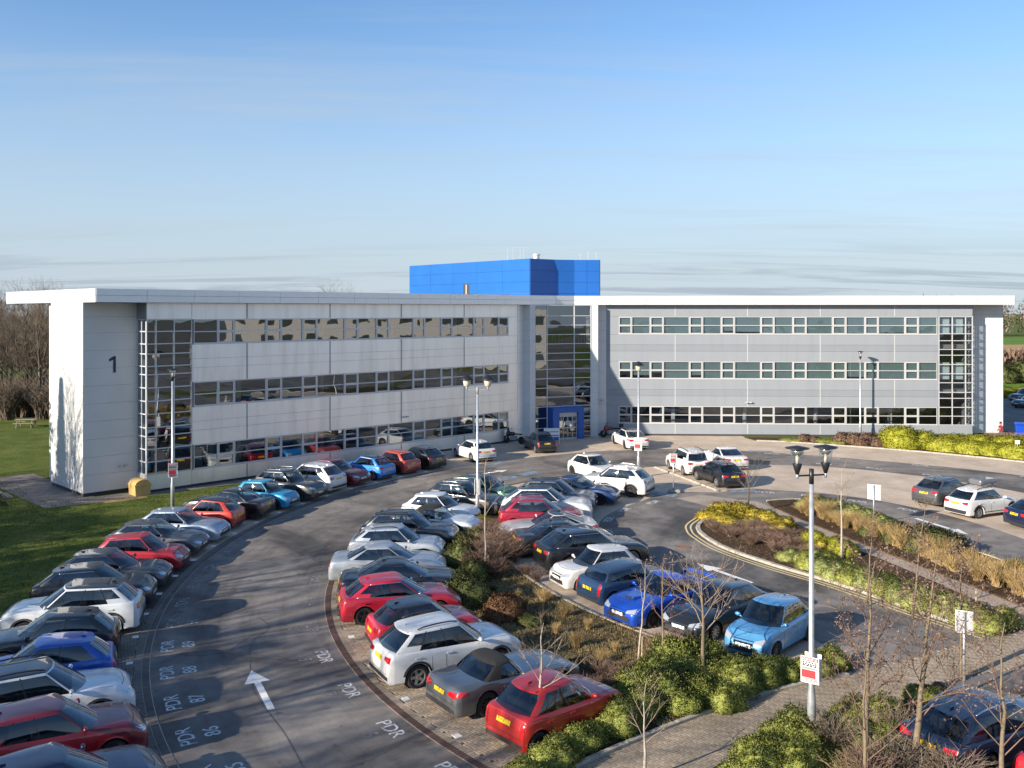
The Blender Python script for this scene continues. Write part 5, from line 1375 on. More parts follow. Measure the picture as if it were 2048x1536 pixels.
def tm(seed, bark, twig, leafm=None, **kw):
    t, c, lf = tree_meshes(seed, **kw); a = t.mesh('trunk', True, fix=False); a.materials.append(M[bark]); b = c.mesh('crown', True, fix=False); b.materials.append(M[twig])
    q = None
    if lf.f: q = lf.mesh('dead_leaves', False, fix=False); q.materials.append(M[leafm or 'twig_red'])
    return (a, b, q)
def T(x, y, seed, label, bark='bark_pale', twig='twig_pale', group='young bare trees in the car park beds', stake=False, leafm=None, **kw):
    return bare_tree('bare_tree', x, y, tm(seed, bark, twig, leafm, **kw), bark, twig, label, group, stake=stake)
T(.64, 23.4, 1, 'pale stemmed bare tree beside the metallic red hatchback', H=3.0, r0=.065, fork=.38, spread=1.25, nb=8, sub1=7, sub2=3, lean=(.15, 0), up=.7)
T(3.1, 21.6, 2, 'small pale bare tree on the edge of the brick lane', H=2.35, r0=.045, fork=.32, spread=.95, nb=11, sub1=4, sub2=2, up=1.0)
T(3.95, 28.9, 3, 'slim white stemmed sapling tied to a short stake', H=3.1, r0=.04, fork=.45, spread=.8, nb=8, sub1=3, sub2=2, lean=(.25, 0), stake=True, up=.8)
T(4.47, 27.5, 4, 'reddish sapling rising from the large green mounds', 'bark_brown', 'twig_red', H=3.6, r0=.045, fork=.42, spread=.95, nb=11, sub1=5, sub2=3, leafm='twig_red', leafy=1)
T(5.55, 26.95, 5, 'spreading bare tree in front of the black hatchback', 'bark_brown', 'twig_pale', H=3.5, r0=.085, fork=.42, spread=1.9, nb=12, sub1=7, sub2=4, up=.45)
T(-1.1, 38.4, 6, 'tall white stemmed sapling amid the bare brown shrubs', H=4.7, r0=.055, fork=.45, spread=1.4, nb=7, sub1=3, sub2=2, stake=True, up=1.1)
T(12.75, 49.9, 7, 'bare tree with upswept fan of twigs over yellow shrubs', 'bark_dark', 'twig_grey', H=2.7, r0=.075, fork=.36, spread=1.4, nb=13, sub1=5, sub2=3, up=1.2)
T(14.5, 40.7, 8, 'white stemmed sapling at the footpath edge by the yellow shrub', H=4.0, r0=.06, fork=.5, spread=1.0, nb=9, sub1=4, sub2=2, up=1.0)
NT = 'bare trees with clinging dead leaves in the corner bed'
T(13.2, 34.4, 9, 'thin bare sapling standing in the long row of heath mounds', 'bark_brown', 'twig_red', H=3.6, r0=.045, fork=.3, spread=.9, nb=14, sub1=4, sub2=2, leafy=2, lean=(.25, 0))
T(14.2, 32.8, 10, 'leaning thin sapling near the end of the heath mounds', 'bark_brown', 'twig_red', H=4.3, r0=.05, fork=.3, spread=1.0, nb=14, sub1=4, sub2=2, leafy=2, lean=(.5, .1))
T(8.35, 21.9, 11, 'straight trunked bare tree nearest the galvanised lamp post', 'bark_brown', 'twig_red', NT, H=5.0, r0=.09, fork=.25, spread=1.7, nb=19, sub1=6, sub2=4, leafy=2, lean=(.15, 0), thick=.65)
T(9.35, 21.6, 12, 'forked bare tree between the lamp post and the navy estate', 'bark_brown', 'twig_red', NT, H=5.3, r0=.095, fork=.25, spread=1.9, nb=20, sub1=6, sub2=4, leafy=2, lean=(.55, 0), thick=.65)
T(13.3, 27.4, 13, 'thin bare tree beside the square sign at the lane end', 'bark_brown', 'twig_red', NT, H=3.9, r0=.055, fork=.3, spread=1.2, nb=14, sub1=5, sub2=3, leafy=3)
T(7.9, 20.7, 14, 'low branching bare tree rising behind the corner mounds', 'bark_brown', 'twig_red', NT, H=3.4, r0=.06, fork=.2, spread=1.6, nb=13, sub1=5, sub2=3, leafy=1, thick=.7)
T(10.9, 20.6, 15, 'twiggy bare tree overhanging the back of the red hatchback', 'bark_brown', 'twig_red', NT, H=4.0, r0=.07, fork=.2, spread=2.2, nb=15, sub1=6, sub2=4, leafy=3, thick=.7)
# lone tree behind the roof and the far woods
big = [tm(100+k, 'bark_dark', 'twig_grey', H=12.5, r0=.2, fork=.18, spread=5.4, nb=26, sub1=9, sub2=6, rough=.25, thick=.8, up=.9) for k in range(3)]
o = bare_tree('bare_tree', -26, 132, big[0], 0, 0, 'bare tree top rising behind the left wing roof', None, z=0, sc=1.12)
wr2 = random.Random(5)
for k in range(26):
    yy = 94+wr2.uniform(0, 26); xx = -yy*wr2.uniform(.485, .60)
    bare_tree('bare_tree', xx, yy, big[k % 3], 0, 0, 'bare winter tree in the wood behind the lawn', 'bare trees in the wood behind the lawn', z=-.05, rz=wr2.uniform(0, 6), sc=wr2.uniform(.78, 1.05))
for k in range(44):
    yy = 92.5+wr2.uniform(0, 8); xx = -yy*wr2.uniform(.47, .61)
    o = clump(BAREG, xx, yy, wr2.uniform(1.6, 2.6), wr2.uniform(2.6, 4.6), 'leafless thicket shrub at the foot of the wood', 'thicket_shrub', 'thicket shrubs at the foot of the wood', z=0, cat='shrub')
# trees on the open side to the left: they throw the long shadows over lawn, lane and end wall
for k, (xx, yy, s) in enumerate([(-47, 30, .95), (-43, 24, 1.0), (-52, 36, 1.05), (-40, 17, .9), (-37, 9, 1.0), (-56, 44, .9), (-34, 2, 1.0), (-30, -4, .9), (-58, 28, 1.1), (-50, 16, 1.1), (-29, 5, .8), (-44, 6, 1.1), (-53, 24, 1.0), (-60, 38, 1.0), (-24, -6, .9), (-38.9, 45.8, 1.0), (-41.5, 45.4, .95), (-24, 13.5, 1.0), (-27, 19, 1.05), (-21, 8, .95), (-17.5, 3, .9), (-30, 24, 1.0)]):
    bare_tree('bare_tree', xx, yy, big[k % 3], 0, 0, 'bare tree of the belt sheltering the lawn', 'bare trees of the belt sheltering the lawn', z=0, rz=k*1.3, sc=s)
# evergreens of the belt: open crowns that let streaks of sun through
def ever_mesh(seed):
    r = random.Random(seed); mb = MB(); cl = [(r.gauss(0, 1.1), r.gauss(0, 1.1), r.uniform(2.2, 8.6), r.uniform(.6, 1.2)) for _ in range(34)]
    for (x, y, z, s) in cl:
        for _ in range(70):
            p = Vector((x+r.gauss(0, .55)*s, y+r.gauss(0, .55)*s, z+r.gauss(0, .35)*s)); d = Vector((r.gauss(0, 1), r.gauss(0, 1), r.gauss(0, .5))).normalized(); q = d.cross(Vector((0, 0, 1))).normalized(); k = r.uniform(.12, .26); i = len(mb.v)
            mb.v += [tuple(p-q*k*.6), tuple(p+d*k), tuple(p+q*k*.6), tuple(p-d*k)]; mb.f.append([i, i+1, i+2, i+3])
    c = mb.mesh('crown', False, fix=False); c.materials.append(M['leaf_dark'])
    t = MB(); t.tube([(0, 0, 0), (.1, .05, 5), (.05, 0, 8.4)], [.2, .12, .03], 7)
    for (x, y, z, s) in cl[:16]: t.tube([(0.05, 0, max(1.2, z-1.6)), (x, y, z)], [.05, .015], 4)
    t = t.mesh('trunk', True, fix=False); t.materials.append(M['bark_dark']); return t, c
EV = [ever_mesh(201), ever_mesh(202)]
for k, (xx, yy, s) in enumerate([(-37, 27, 1.0), (-41.5, 33, 1.05), (-33, 19, .95), (-30, 12.5, 1.05), (-46, 38, 1.0), (-26.5, 6.5, .9), (-39, 20.5, 1.15), (-34.5, 11, 1.2), (-44.5, 27.5, 1.2), (-50, 42.5, .95), (-29, 3, 1.15), (-22.5, 1.5, 1.0), (-36, 30.5, .7), (-31, 24, .6), (-44.5, 50.2, 1.25), (-47.5, 33.5, 1.2), (-43, 37, 1.0), (-52, 39, 1.3), (-38.5, 33.8, .9)]):
    e = empty('evergreen_tree', (xx, yy, 0), k*1.9, 'open crowned evergreen of the belt sheltering the lawn', 'tree', 'evergreens of the belt sheltering the lawn'); e.scale = (s,)*3
    link_mesh('trunk', EV[k % 2][0], None, e); link_mesh('crown', EV[k % 2][1], None, e)
con = MB(); r = random.Random(77)
for _ in range(5200):
    h = r.random()**.85; rad = (1-h)*1.5*(.55+.45*abs(math.sin(h*26+r.random())))*math.sqrt(r.random())+.05; a = r.uniform(0, 6.283)
    p = Vector((rad*math.cos(a), rad*math.sin(a), .6+h*9.6)); d = Vector((math.cos(a), math.sin(a), -.25)).normalized(); q = d.cross(Vector((0, 0, 1))).normalized(); s = r.uniform(.12, .24); i = len(con.v)
    con.v += [tuple(p-q*s*.5), tuple(p+d*s*1.3), tuple(p+q*s*.5), tuple(p-d*s*.4)]; con.f.append([i, i+1, i+2, i+3])
cm_ = con.mesh('crown', False, fix=False); cm_.materials.append(M['leaf_dark'])
ctr = MB().tube([(0, 0, 0), (0, 0, 10)], [.18, .03], 7).mesh('trunk', True); ctr.materials.append(M['bark_dark'])
for xx, yy, s in ((-43.7, 45.2, 1.36),):
    e = empty('conifer_tree', (xx, yy, 0), 0, 'narrow conifer at the end of the sheltering belt', 'tree', 'conifers of the sheltering belt'); e.scale = (s*1.0, s*1.0, s)
    link_mesh('trunk', ctr, None, e); link_mesh('crown', cm_, None, e)
# far wood on the right, one mass
def far_wood(name, x0, x1, y0, y1, n, h, mat_, seed):
    r = random.Random(seed); mb = MB()
    for _ in range(n):
        x, y, hh = r.uniform(x0, x1), r.uniform(y0, y1), h*r.uniform(.75, 1.1)
        for _ in range(60):
            a = r.uniform(0, 6.283); u = r.random(); rad = 3.4*math.sqrt(r.random())*math.sin(math.pi*min(.95, .15+u*.8)); p = Vector((x+rad*math.cos(a), y+rad*math.sin(a), hh*(.08+.92*u)))
            s = r.uniform(.5, 1.0); d = Vector((r.gauss(0, .5), r.gauss(0, .5), 1)).normalized(); q = d.cross(Vector((r.gauss(0, 1), r.gauss(0, 1), .1))).normalized(); i = len(mb.v)
            mb.v += [tuple(p-q*s*.35), tuple(p+q*s*.35), tuple(p+d*s*1.6)]; mb.f.append([i, i+1, i+2])
    o = mb.build(name, M[mat_], None, fix=False); return tag(o, 'hazy brown winter wood far beyond the fields' if seed == 1 else 'dark hedge line dividing the far fields', 'woodland' if seed == 1 else 'hedge', kind='stuff')
far_wood('far_wood', 150, 480, 374, 400, 420, 15.5, 'twig_grey', 1)
far_wood('field_hedge', 60, 300, 174, 178, 240, 3.0, 'twig_red', 2)
far_wood('field_hedge', -420, 60, 260, 300, 380, 13, 'twig_grey', 3)

for k in range(9):
    clump(BARE if k % 2 else BAREG, 7.9+rng.uniform(-.6, 3.2), 21.3+rng.uniform(-.9, 2.3), rng.uniform(.8, 1.2), rng.uniform(.7, 1.2), 'leafless twiggy shrub tangled under the corner trees', 'bare_shrub', 'twiggy shrubs under the corner trees', cat='shrub')
# --- mounds and shrubs, in metres
HM = 'green mounds round the foot of the shrub island'
for (x, y, sx, sy, sz, rz) in ((1.05, 22.3, .62, .55, .62, 20), (1.75, 23.25, .66, .55, .64, 10), (2.75, 24.15, .72, .62, .70, 25), (.2, 21.2, .6, .5, .6, 0)):
    bush('green', x, y, sx, sy, sz, rz, 'clipped green mound between the metallic red hatchback and brick lane', 'mound_shrub', 'mounds beside the red hatchback')
for (x, y, sx, sy, sz, rz) in ((4.0, 25.9, 1.05, .95, 1.15, 15), (3.5, 25.2, .75, .7, .85, 40), (4.7, 25.4, .7, .6, .75, 0), (5.3, 26.0, .85, .7, .8, 25), (5.2, 27.7, 1.15, .95, 1.25, 0), (6.05, 27.5, .9, .8, .95, 30), (6.5, 26.7, .95, .7, .80, 20), (7.3, 27.15, .85, .6, .70, 20), (8.1, 27.5, .6, .5, .55, 10), (5.8, 25.55, .6, .5, .6, 0)):
    bush('green', x, y, sx, sy, sz, rz, 'rounded green mound of the large clump below the light blue car', 'mound_shrub', HM)
for (x, y, sx, sy, sz, rz) in ((9.1, 27.85, .75, .55, .6, 20), (9.8, 28.3, .6, .5, .65, 10)):
    bush('green', x, y, sx, sy, sz, rz, 'green mound at the island tip behind the galvanised lamp post', 'mound_shrub', 'mounds at the island tip')
for (x, y, sx, sy, sz, rz) in ((6.2, 22.3, .9, .7, .75, 30), (7.1, 23.15, .95, .75, .85, 20), (6.6, 21.6, .8, .7, .8, 0), (5.6, 21.4, .8, .6, .7, 0), (9.0, 24.3, .8, .6, .7, 20), (9.6, 24.1, .75, .6, .8, 0), (8.6, 23.2, .7, .6, .6, 0), (9.4, 22.7, .7, .6, .75, 40), (7.6, 22.0, .7, .6, .6, 10), (8.3, 21.4, .7, .6, .6, 10), (11.6, 26.1, .5, .4, .4, 0)):
    bush('green', x, y, sx, sy, sz, rz, 'green mound around the foot of the galvanised lamp post', 'mound_shrub', 'mounds in the corner bed')
for k in range(13):                                             # long row of heath mounds along the double yellow lines
    u = k/12; x = 12.7+3.6*u+rng.uniform(-.12, .12); y = 39.2-7.4*u+rng.uniform(-.2, .2)
    bush('heath' if k % 3 else 'green', x, y, rng.uniform(.65, .85), rng.uniform(.6, .75), rng.uniform(.55, .75), rng.uniform(0, 90), 'grey green mound in the long row beside the double yellow lines', 'mound_shrub', 'mounds beside the double yellow lines')
    if k % 2 == 0: bush('green', x+.75, y+.35, .6, .55, rng.uniform(.45, .6), 30*k, 'grey green mound in the long row beside the double yellow lines', 'mound_shrub', 'mounds beside the double yellow lines')
YL = 'golden shrub at the rounded end of the yellow-lined bed'
for (x, y, s, h) in ((10.6, 48.6, .8, .55), (11.3, 49.4, .9, .6), (12.2, 49.4, .9, .6), (11.6, 48.2, .8, .5), (12.6, 48.4, .8, .5), (13.2, 48.0, .7, .5), (10.9, 47.4, .8, .45), (12.0, 47.3, .6, .4), (13.6, 46.7, .7, .5), (13.2, 45.9, .6, .4)):
    bush('yellow', x, y, s, s, h, rng.uniform(0, 90), YL, 'golden_shrub', 'golden shrubs in the rounded bed')
for (x, y, s, h) in ((14.2, 43.4, .7, .55), (14.7, 42.3, .7, .55), (13.9, 42.2, .6, .5), (14.9, 41.3, .6, .6)):
    bush('yellow' if y < 42.25 and x < 14.3 else 'lime', x, y, s, s*.9, h, 20, 'yellow green shrub beside the white stemmed sapling on the footpath', 'golden_shrub', 'shrubs by the footpath sapling')
for (x, y, s) in ((10.1, 45.6, .6), (10.6, 44.6, .6), (11.3, 45.6, .7), (12.2, 46.0, .7), (11.6, 44.4, .7), (12.5, 44.6, .7), (11.2, 43.2, .6), (12.2, 43.2, .7), (13.1, 44.2, .7), (12.0, 42.0, .6), (12.9, 42.6, .7), (12.6, 41.0, .6), (13.3, 41.2, .6), (10.0, 46.8, .5)):
    clump(BARE, x, y, s*1.25, s*.85, 'low russet twiggy shrub in the yellow-lined bed', 'twiggy_shrub', 'russet shrubs in the yellow-lined bed', cat='shrub')
for (x, y, s) in ((12.2, 40.6, .55), (12.7, 40.2, .5), (13.2, 40.4, .55)):
    bush('heath', x, y, s*1.1, s, s*.8, 10, 'low grey green shrub ahead of the russet twiggy shrubs', 'low_shrub', 'low grey green shrubs')
# bed right of the footpath: straw grasses, green cushions, one dark clipped shrub
for k in range(40):
    u = k/39; x = 15.6+3.6*u+rng.uniform(-.2, .75); y = 50.6-13.6*u+rng.uniform(-.5, .5)
    clump(STR, x, y, rng.uniform(.7, 1.3), rng.uniform(.55, 1.15), 'tuft of straw coloured grass along the footpath', 'grass_tuft', 'straw grasses along the footpath')
for k in range(20):
    u = k/19; x = 19.1+1.6*u+rng.uniform(-.5, .9); y = 38.0-4.6*u+rng.uniform(-.5, .5)
    clump(STR, x, y, rng.uniform(1.0, 1.4), rng.uniform(.7, 1.1), 'tuft of golden grass beyond the dark clipped shrub', 'grass_tuft', 'golden grasses beyond the clipped shrub')
for (x, y, s, h) in ((17.0, 50.9, .9, .65), (17.6, 50.0, .9, .6), (18.1, 49.0, .9, .6), (18.4, 48.0, .85, .55), (18.7, 47.0, .8, .5), (17.2, 49.2, .7, .5), (16.5, 51.6, .7, .5)):
    bush('heath', x, y, s, s, h, 30, 'pale green cushion shrub beside the straw grasses', 'cushion_shrub', 'cushion shrubs beside the straw grasses')
for (x, y, sx, sy, h) in ((19.2, 42.0, 1.3, 1.25, 1.15),):
    bush('dark', x, y, sx, sy, h, 0, 'large dark green clipped shrub beside the footpath grasses', 'clipped_shrub')
for (x, y, s, h) in ((18.5, 44.4, .8, .75), (18.2, 43.6, .7, .7), (17.5, 45.2, .6, .5)):
    bush('dark', x, y, s, s, h, 0, 'small bronze green shrub among the footpath grasses', 'low_shrub', 'bronze green shrubs in the grasses')
for (x, y, s, h) in ((20.6, 37.6, 1.0, .8), (21.2, 36.4, .9, .7)):
    bush('yellow', x, y, s, s, h, 0, 'golden shrub among grasses beyond the dark clipped shrub', 'golden_shrub', 'golden shrubs beyond the clipped shrub')
# hedge before the right wing
for (x, y, sx, sy, sz, rz) in ((31.2, 73.9, 2.0, 1.5, 1.5, -30), (32.8, 73.6, 1.7, 1.3, 1.2, -30)):
    bush('lime', x, y, sx, sy, sz, rz, 'tallest lime green mound before the right wing', 'hedge_shrub', 'tall lime mounds')
for (x, y, sx, sy, sz, rz) in ((33.7, 72.2, 1.7, 1.0, .95, -35), (35.1, 71.0, 1.6, 1.0, .90, -40), (36.3, 70.2, 1.5, 1.1, .85, -40), (37.4, 68.8, 1.6, 1.1, 1.0, -45), (38.8, 67.2, 1.6, 1.1, 1.0, -45), (35.0, 73.6, 1.9, 1.2, 1.0, -20), (36.8, 72.6, 1.8, 1.2, 1.05, -30), (38.4, 71.4, 1.8, 1.2, 1.1, -30), (39.9, 69.8, 1.7, 1.2, 1.15, -40), (40.5, 71.6, 1.7, 1.2, 1.1, -40)):
    bush('lime', x, y, sx, sy, sz, rz, 'lime green mound in the long hedge before the right wing', 'hedge_shrub', 'lime hedge mounds')
for (x, y, s, h) in ((24.4, 77.0, .6, .55), (25.2, 76.8, .5, .4), (27.3, 76.0, .9, .8), (28.2, 75.6, .9, .8), (29.1, 75.2, .9, .85), (29.6, 74.4, .7, .6), (28.4, 74.7, .7, .5)):
    bush('dry', x, y, s, s*.8, h, 0, 'dry pinkish shrub at the right wing foot', 'dry_shrub', 'dry shrubs at the right wing foot')
for (x, y, s, h) in ((26.1, 76.5, .7, .35), (25.7, 76.9, .6, .35), (23.6, 77.4, .8, .3), (26.8, 75.7, .6, .3)):
    bush('green', x, y, s*1.3, s, h, 0, 'low green cushion between dry shrubs at the right wing', 'low_shrub', 'low cushions at the right wing')
for k in range(12):
    clump(SPIKE, 38.6+k*.32, 74.6-.1*k+rng.uniform(-.3, .3), .8, 1.15, 'brown strappy plant at the white end wall', 'strappy_plant', 'strappy plants at the end wall', cat='plant')
for (x, y, s, h) in ((62, 118, 2, 1.6), (66, 117, 2.2, 1.8), (70, 120, 2, 1.5)):
    bush('lime', x*1.0, y, s*1.5, s, h*.7, 0, 'lime shrub along the service yard verge', 'hedge_shrub', 'service yard shrubs')
for (x, y, s, h) in ((74, 140, 2.6, 2.6), (78, 141, 3, 3), (83, 140, 2.4, 2.6), (80, 146, 3, 3)):
    bush('dark', x, y, s, s, h, 0, 'dark evergreen beyond the service yard', 'evergreen_shrub', 'evergreens beyond the service yard')
# the island between the rows
for (x, y, sx, sy, sz) in ((-2.15, 39.6, .75, .75, 1.05), (-2.0, 41.2, .7, .8, 1.0), (-1.5, 42.6, .6, .6, .9), (-1.55, 37.4, .6, .6, .9)):
    bush('dark', x, y, sx, sy, sz, 0, 'dark evergreen shrub in front of the silver saloon bonnet', 'evergreen_shrub', 'dark evergreen shrubs by the silver saloon')
for (x, y, sx, sy, sz) in ((-1.6, 34.6, .95, .9, 1.15), (-1.9, 35.9, .7, .6, .9)):
    bush('dark', x, y, sx, sy, sz, 0, 'broad evergreen shrub in front of the red hatchback bonnet', 'evergreen_shrub', 'evergreen shrubs by the red hatchback')
bush('brown', -.25, 32.9, .75, .7, .85, 0, 'clipped russet ball shrub near the white SUV bonnet', 'clipped_shrub')
for (x, y, s, h) in ((-2.2, 45.6, .9, .6), (-1.6, 46.6, .8, .55), (-2.4, 46.8, .7, .5), (-1.4, 45.0, .7, .5), (-2.0, 44.3, .7, .55)):
    bush('lime', x, y, s, s, h, 0, 'lime green ground shrub at the narrow end of the island', 'low_shrub', 'lime shrubs at the island end')
for (x, y, s) in ((-1.1, 45.0, .8), (-.9, 44.0, .8), (-.9, 42.6, 1.0), (-.3, 41.8, .9), (-1.2, 41.4, 1.0), (-.6, 40.6, 1.1), (.0, 40.2, .9), (-1.4, 40.0, 1.0), (-.9, 39.2, 1.1), (-1.5, 38.6, .9), (-.7, 37.9, .8), (-1.2, 43.6, .9), (-.3, 43.0, .8)):
    clump(BARE, x, y, s*1.15, s*1.05, 'bare brown shrub round the tall white stemmed sapling', 'bare_shrub', 'bare shrubs round the white stemmed sapling', cat='shrub')
for (x, y, s) in ((.6, 38.2, .6), (1.0, 37.4, .5), (4.9, 29.5, .9), (5.3, 29.0, .9), (4.6, 28.4, .8), (3.2, 27.0, .7), (2.6, 27.5, .7), (2.2, 26.5, .6), (4.2, 27.6, .6), (3.0, 26.2, .7), (1.9, 27.4, .5)):
    clump(BARE, x, y, s, s*.8, 'straggly bare shrub near the green mounds of the island', 'bare_shrub', 'straggly bare shrubs on the island', cat='shrub')
for (x, y, s) in ((2.1, 28.0, .55), (1.4, 26.3, .4), (2.6, 26.6, .4), (.7, 32.3, .5)):
    bush('dark', x, y, s, s, s*.7, 0, 'small dark evergreen on the rough island ground', 'low_shrub', 'small evergreens on the island')
for (x, y, s) in ((1.2, 34.6, .7), (.5, 34.0, .5), (1.9, 33.0, .6), (2.6, 31.6, .5), (2.1, 30.0, .6), (3.3, 29.6, .4), (2.8, 28.7, .5), (.2, 34.9, .5), (1.5, 31.2, .5)):
    clump(STR, x, y, s, s*.9, 'pale dead grass tuft on the rough island ground', 'grass_tuft', 'dead grass tufts on the island')
# leaf litter and rough grass over the island, uncountable
def scatter(name, poly, n, s0, s1, mat_, label, cat, z, seed, upr, clusters=None):
    r = random.Random(seed); xs_ = [p[0] for p in poly]; ys_ = [p[1] for p in poly]; V = []; F = []
    k = 0; ta = 0
    while k < n and ta < n*12:
        ta += 1; x, y = r.uniform(min(xs_), max(xs_)), r.uniform(min(ys_), max(ys_))
        if not inside((x, y), poly): continue
        k += 1; a = r.uniform(0, 6.283); s = r.uniform(s0, s1); u = Vector((math.cos(a), math.sin(a), r.uniform(0, .4))); 
        h = Vector((r.gauss(0, .35), r.gauss(0, .35), 1)).normalized() if upr else Vector((-math.sin(a), math.cos(a), r.uniform(-.2, .4)))
        p = Vector((x, y, z)); i = len(V); w = .10 if upr else .35
        V += [tuple(p-u*s*w), tuple(p+u*s*w), tuple(p+h*s)]; F.append([i, i+1, i+2])
    me = bpy.data.meshes.new(name); me.from_pydata(V, [], F); me.materials.append(M[mat_]); me.polygons.foreach_set('use_smooth', [True]*len(F)); me.update()
    me.normals_split_custom_set_from_vertices([(0, -.25, .968)]*len(V)); o = link_mesh(name, me, None); return tag(o, label, cat, kind='stuff')
scatter('leaf_litter', isl_poly, 16000, .03, .08, 'litter', 'brown leaf litter strewn over the island ground', 'leaf litter', .09, 1, False)
scatter('rough_grass', isl_poly, 9000, .05, .15, 'straw', 'thin dead grass over the island ground', 'grass', .08, 2, True)
scatter('rough_grass', isl_poly, 5000, .05, .13, 'leaf_green', 'thin green grass over the island ground', 'grass', .08, 3, True)
bedy = offset(yel, .72)[5:]+path_l[::-1][2:-7]
scatter('leaf_litter', bedy, 5000, .03, .08, 'twig_red', 'russet leaf litter in the yellow-lined bed', 'leaf litter', .08, 4, False)
lawn = arc(C1, 39.4, 150, 225, 30)+[(-24, 20), (-40, 40), (-46, 70), (-34, 62), (-27.5, 53.2), (-22, 54.5)]
scatter('lawn_grass', lawn, 60000, .05, .11, 'leaf_lawn' if 'leaf_lawn' in M else 'leaf_green', 'short mown lawn beside the building', 'grass', .0, 5, True)
# ------------------------------------------------------------------ street furniture, small things, people
simple('galvanised', (.46, .48, .50), .42, .55, var=.18, vscale=6)
simple('lamp_black', (.016, .016, .020), .4)
simple('lamp_cream', (.62, .55, .42), .5)
simple('reflector', (.85, .86, .88), .15, .9)
simple('sign_white', (.76, .75, .74), .5)
simple('sign_red', (.52, .035, .045), .5)
simple('sign_grey', (.25, .26, .27), .5)
simple('sign_back', (.42, .44, .46), .5, .5)
simple('bin_blue', (.006, .055, .42), .4)
simple('grit_yellow', (.52, .34, .12), .5, var=.1)
simple('timber_grey', (.30, .25, .18), .85, var=.3, vscale=14)
simple('skin', (.42, .25, .18), .6); simple('jacket_red', (.22, .015, .022), .8); simple('trousers', (.02, .02, .03), .9); simple('hair', (.015, .010, .008), .7)
def lantern(parent, x, y, z, style):
    """glass lantern: cone foot, clear bowl, lamp core and a broad hat"""
    if style == 'cream':
        b = MB().lathe([(.05, 0), (.10, .06), (.17, .10), (.205, .40), (.19, .44)], 14, (x, y, z)).build('lantern_bowl', M['lamp_cream'], parent, True)
        MB().lathe([(.03, -.16), (.05, -.02), (.05, .02)], 10, (x, y, z)).build('lantern_stem', M['galvanised'], parent, True)
        MB().lathe([(.36, .40), (.34, .44), (.14, .62), (.05, .66), (.001, .67)], 16, (x, y, z)).build('lantern_hat', M['lamp_black'], parent, True)
        return
    k = .78
    def la(prof, n_, nm, m, cap=True): MB().lathe([(a*k, b*k) for a, b in prof], n_, (x, y, z), cap=cap).build(nm, M[m], parent, True)
    la([(.04, -.12), (.045, .04)], 10, 'lantern_stem', 'galvanised'); la([(.05, .02), (.155, .36), (.15, .37), (.001, .37)], 18, 'lantern_foot', 'lamp_black')
    la([(.15, .37), (.205, .66), (.225, .84)], 20, 'lantern_glass', 'lantern_glass', False); la([(.05, .37), (.055, .60), (.001, .61)], 12, 'lamp_core', 'lamp_cream')
    la([(.08, .62), (.17, .70), (.20, .84)], 18, 'lantern_reflector', 'reflector'); la([(.21, .84), (.38, .86), (.385, .88), (.14, .93), (.05, .95), (.001, .96)], 24, 'lantern_hat', 'lamp_black')
def lamp_post(x, y, H, heads, label, ang=0, style='clear', r=.070, arm=.40):
    e = empty('lamp_post', (x, y, 0), R(ang), label, 'lamp post', 'lamp posts of the car park')
    MB().lathe([(r*1.5, 0), (r*1.5, 1.15), (r*1.32, 1.35), (r*1.05, 1.5), (r*.80, H-.32)], 14).build('post', M['galvanised'], e, True)
    if heads == 2:
        MB().lathe([(r*.84, H-.34), (r*.84, H+.04), (.001, H+.05)], 12).build('post_cap', M['lamp_black'] if style == 'clear' else M['sign_grey'], e, True)
        MB().tube([(-arm, 0, H-.12), (arm, 0, H-.12)], .022, 8).build('arm', M['lamp_black'] if style == 'clear' else M['galvanised'], e)
        for s in (-1, 1): lantern(e, s*arm, 0, H-.10 if style == 'clear' else H+.02, style)
    else: lantern(e, 0, 0, H-.34, style)
    return e
def notice(parent, w, h, z, y, rz=0):
    """red and white parking notice: panel with printed bands and small print"""
    p = MB().box(-w/2, w/2, y-.012, y, z-h/2, z+h/2).build('notice_panel', M['sign_white'], parent)
    d = y-.016
    def b(x0, x1, z0, z1, m): MB().box(-w/2+w*x0, -w/2+w*x1, d, d+.004, z-h/2+h*z0, z-h/2+h*z1).build('printed_band', M[m], p)
    b(.05, .95, .84, .97, 'sign_red'); b(.05, .95, .52, .60, 'sign_grey'); b(.05, .82, .20, .50, 'sign_red'); b(.05, .06, .60, .83, 'sign_red')
    mb = MB(); rr = random.Random(4)
    for row, (z0, n_) in enumerate(((.76, 5), (.69, 6), (.63, 4), (.15, 12), (.10, 12), (.05, 9))):
        for k in range(n_):
            x0 = .10+.82*k/n_; mb.box(-w/2+w*x0, -w/2+w*(x0+.82/n_*.7), d, d+.003, z-h/2+h*z0, z-h/2+h*(z0+.035 if row > 2 else z0+.05))
    tag(mb.build('small_print', M['digit_navy'], p), kind='stuff')
    mb = MB()
    for k in range(9): mb.box(-w/2+w*(.10+.09*k), -w/2+w*(.10+.09*k+.05), d-.002, d+.001, z-h/2+h*.87, z-h/2+h*.94)
    tag(mb.build('heading_print', M['sign_white'], p), kind='stuff')
    return p
lp = lamp_post(7.56, 23.35, 6.95, 2, 'tall galvanised lamp post with two clear lanterns rising from green mounds', ang=14)
n_ = notice(lp, .46, .66, 1.95, -.12); n_.rotation_euler = (0, 0, R(-50)); n_.location = (0, 0, 0)
bk = MB().box(-.21, .21, .13, .142, 1.62, 2.30).build('notice_back', M['sign_white'], lp); bk.rotation_euler = (0, 0, R(-50))
lp = lamp_post(-1.8, 48.2, 6.95, 2, 'lamp post with two cream lanterns on the shrub island', ang=0, style='cream', arm=.55)
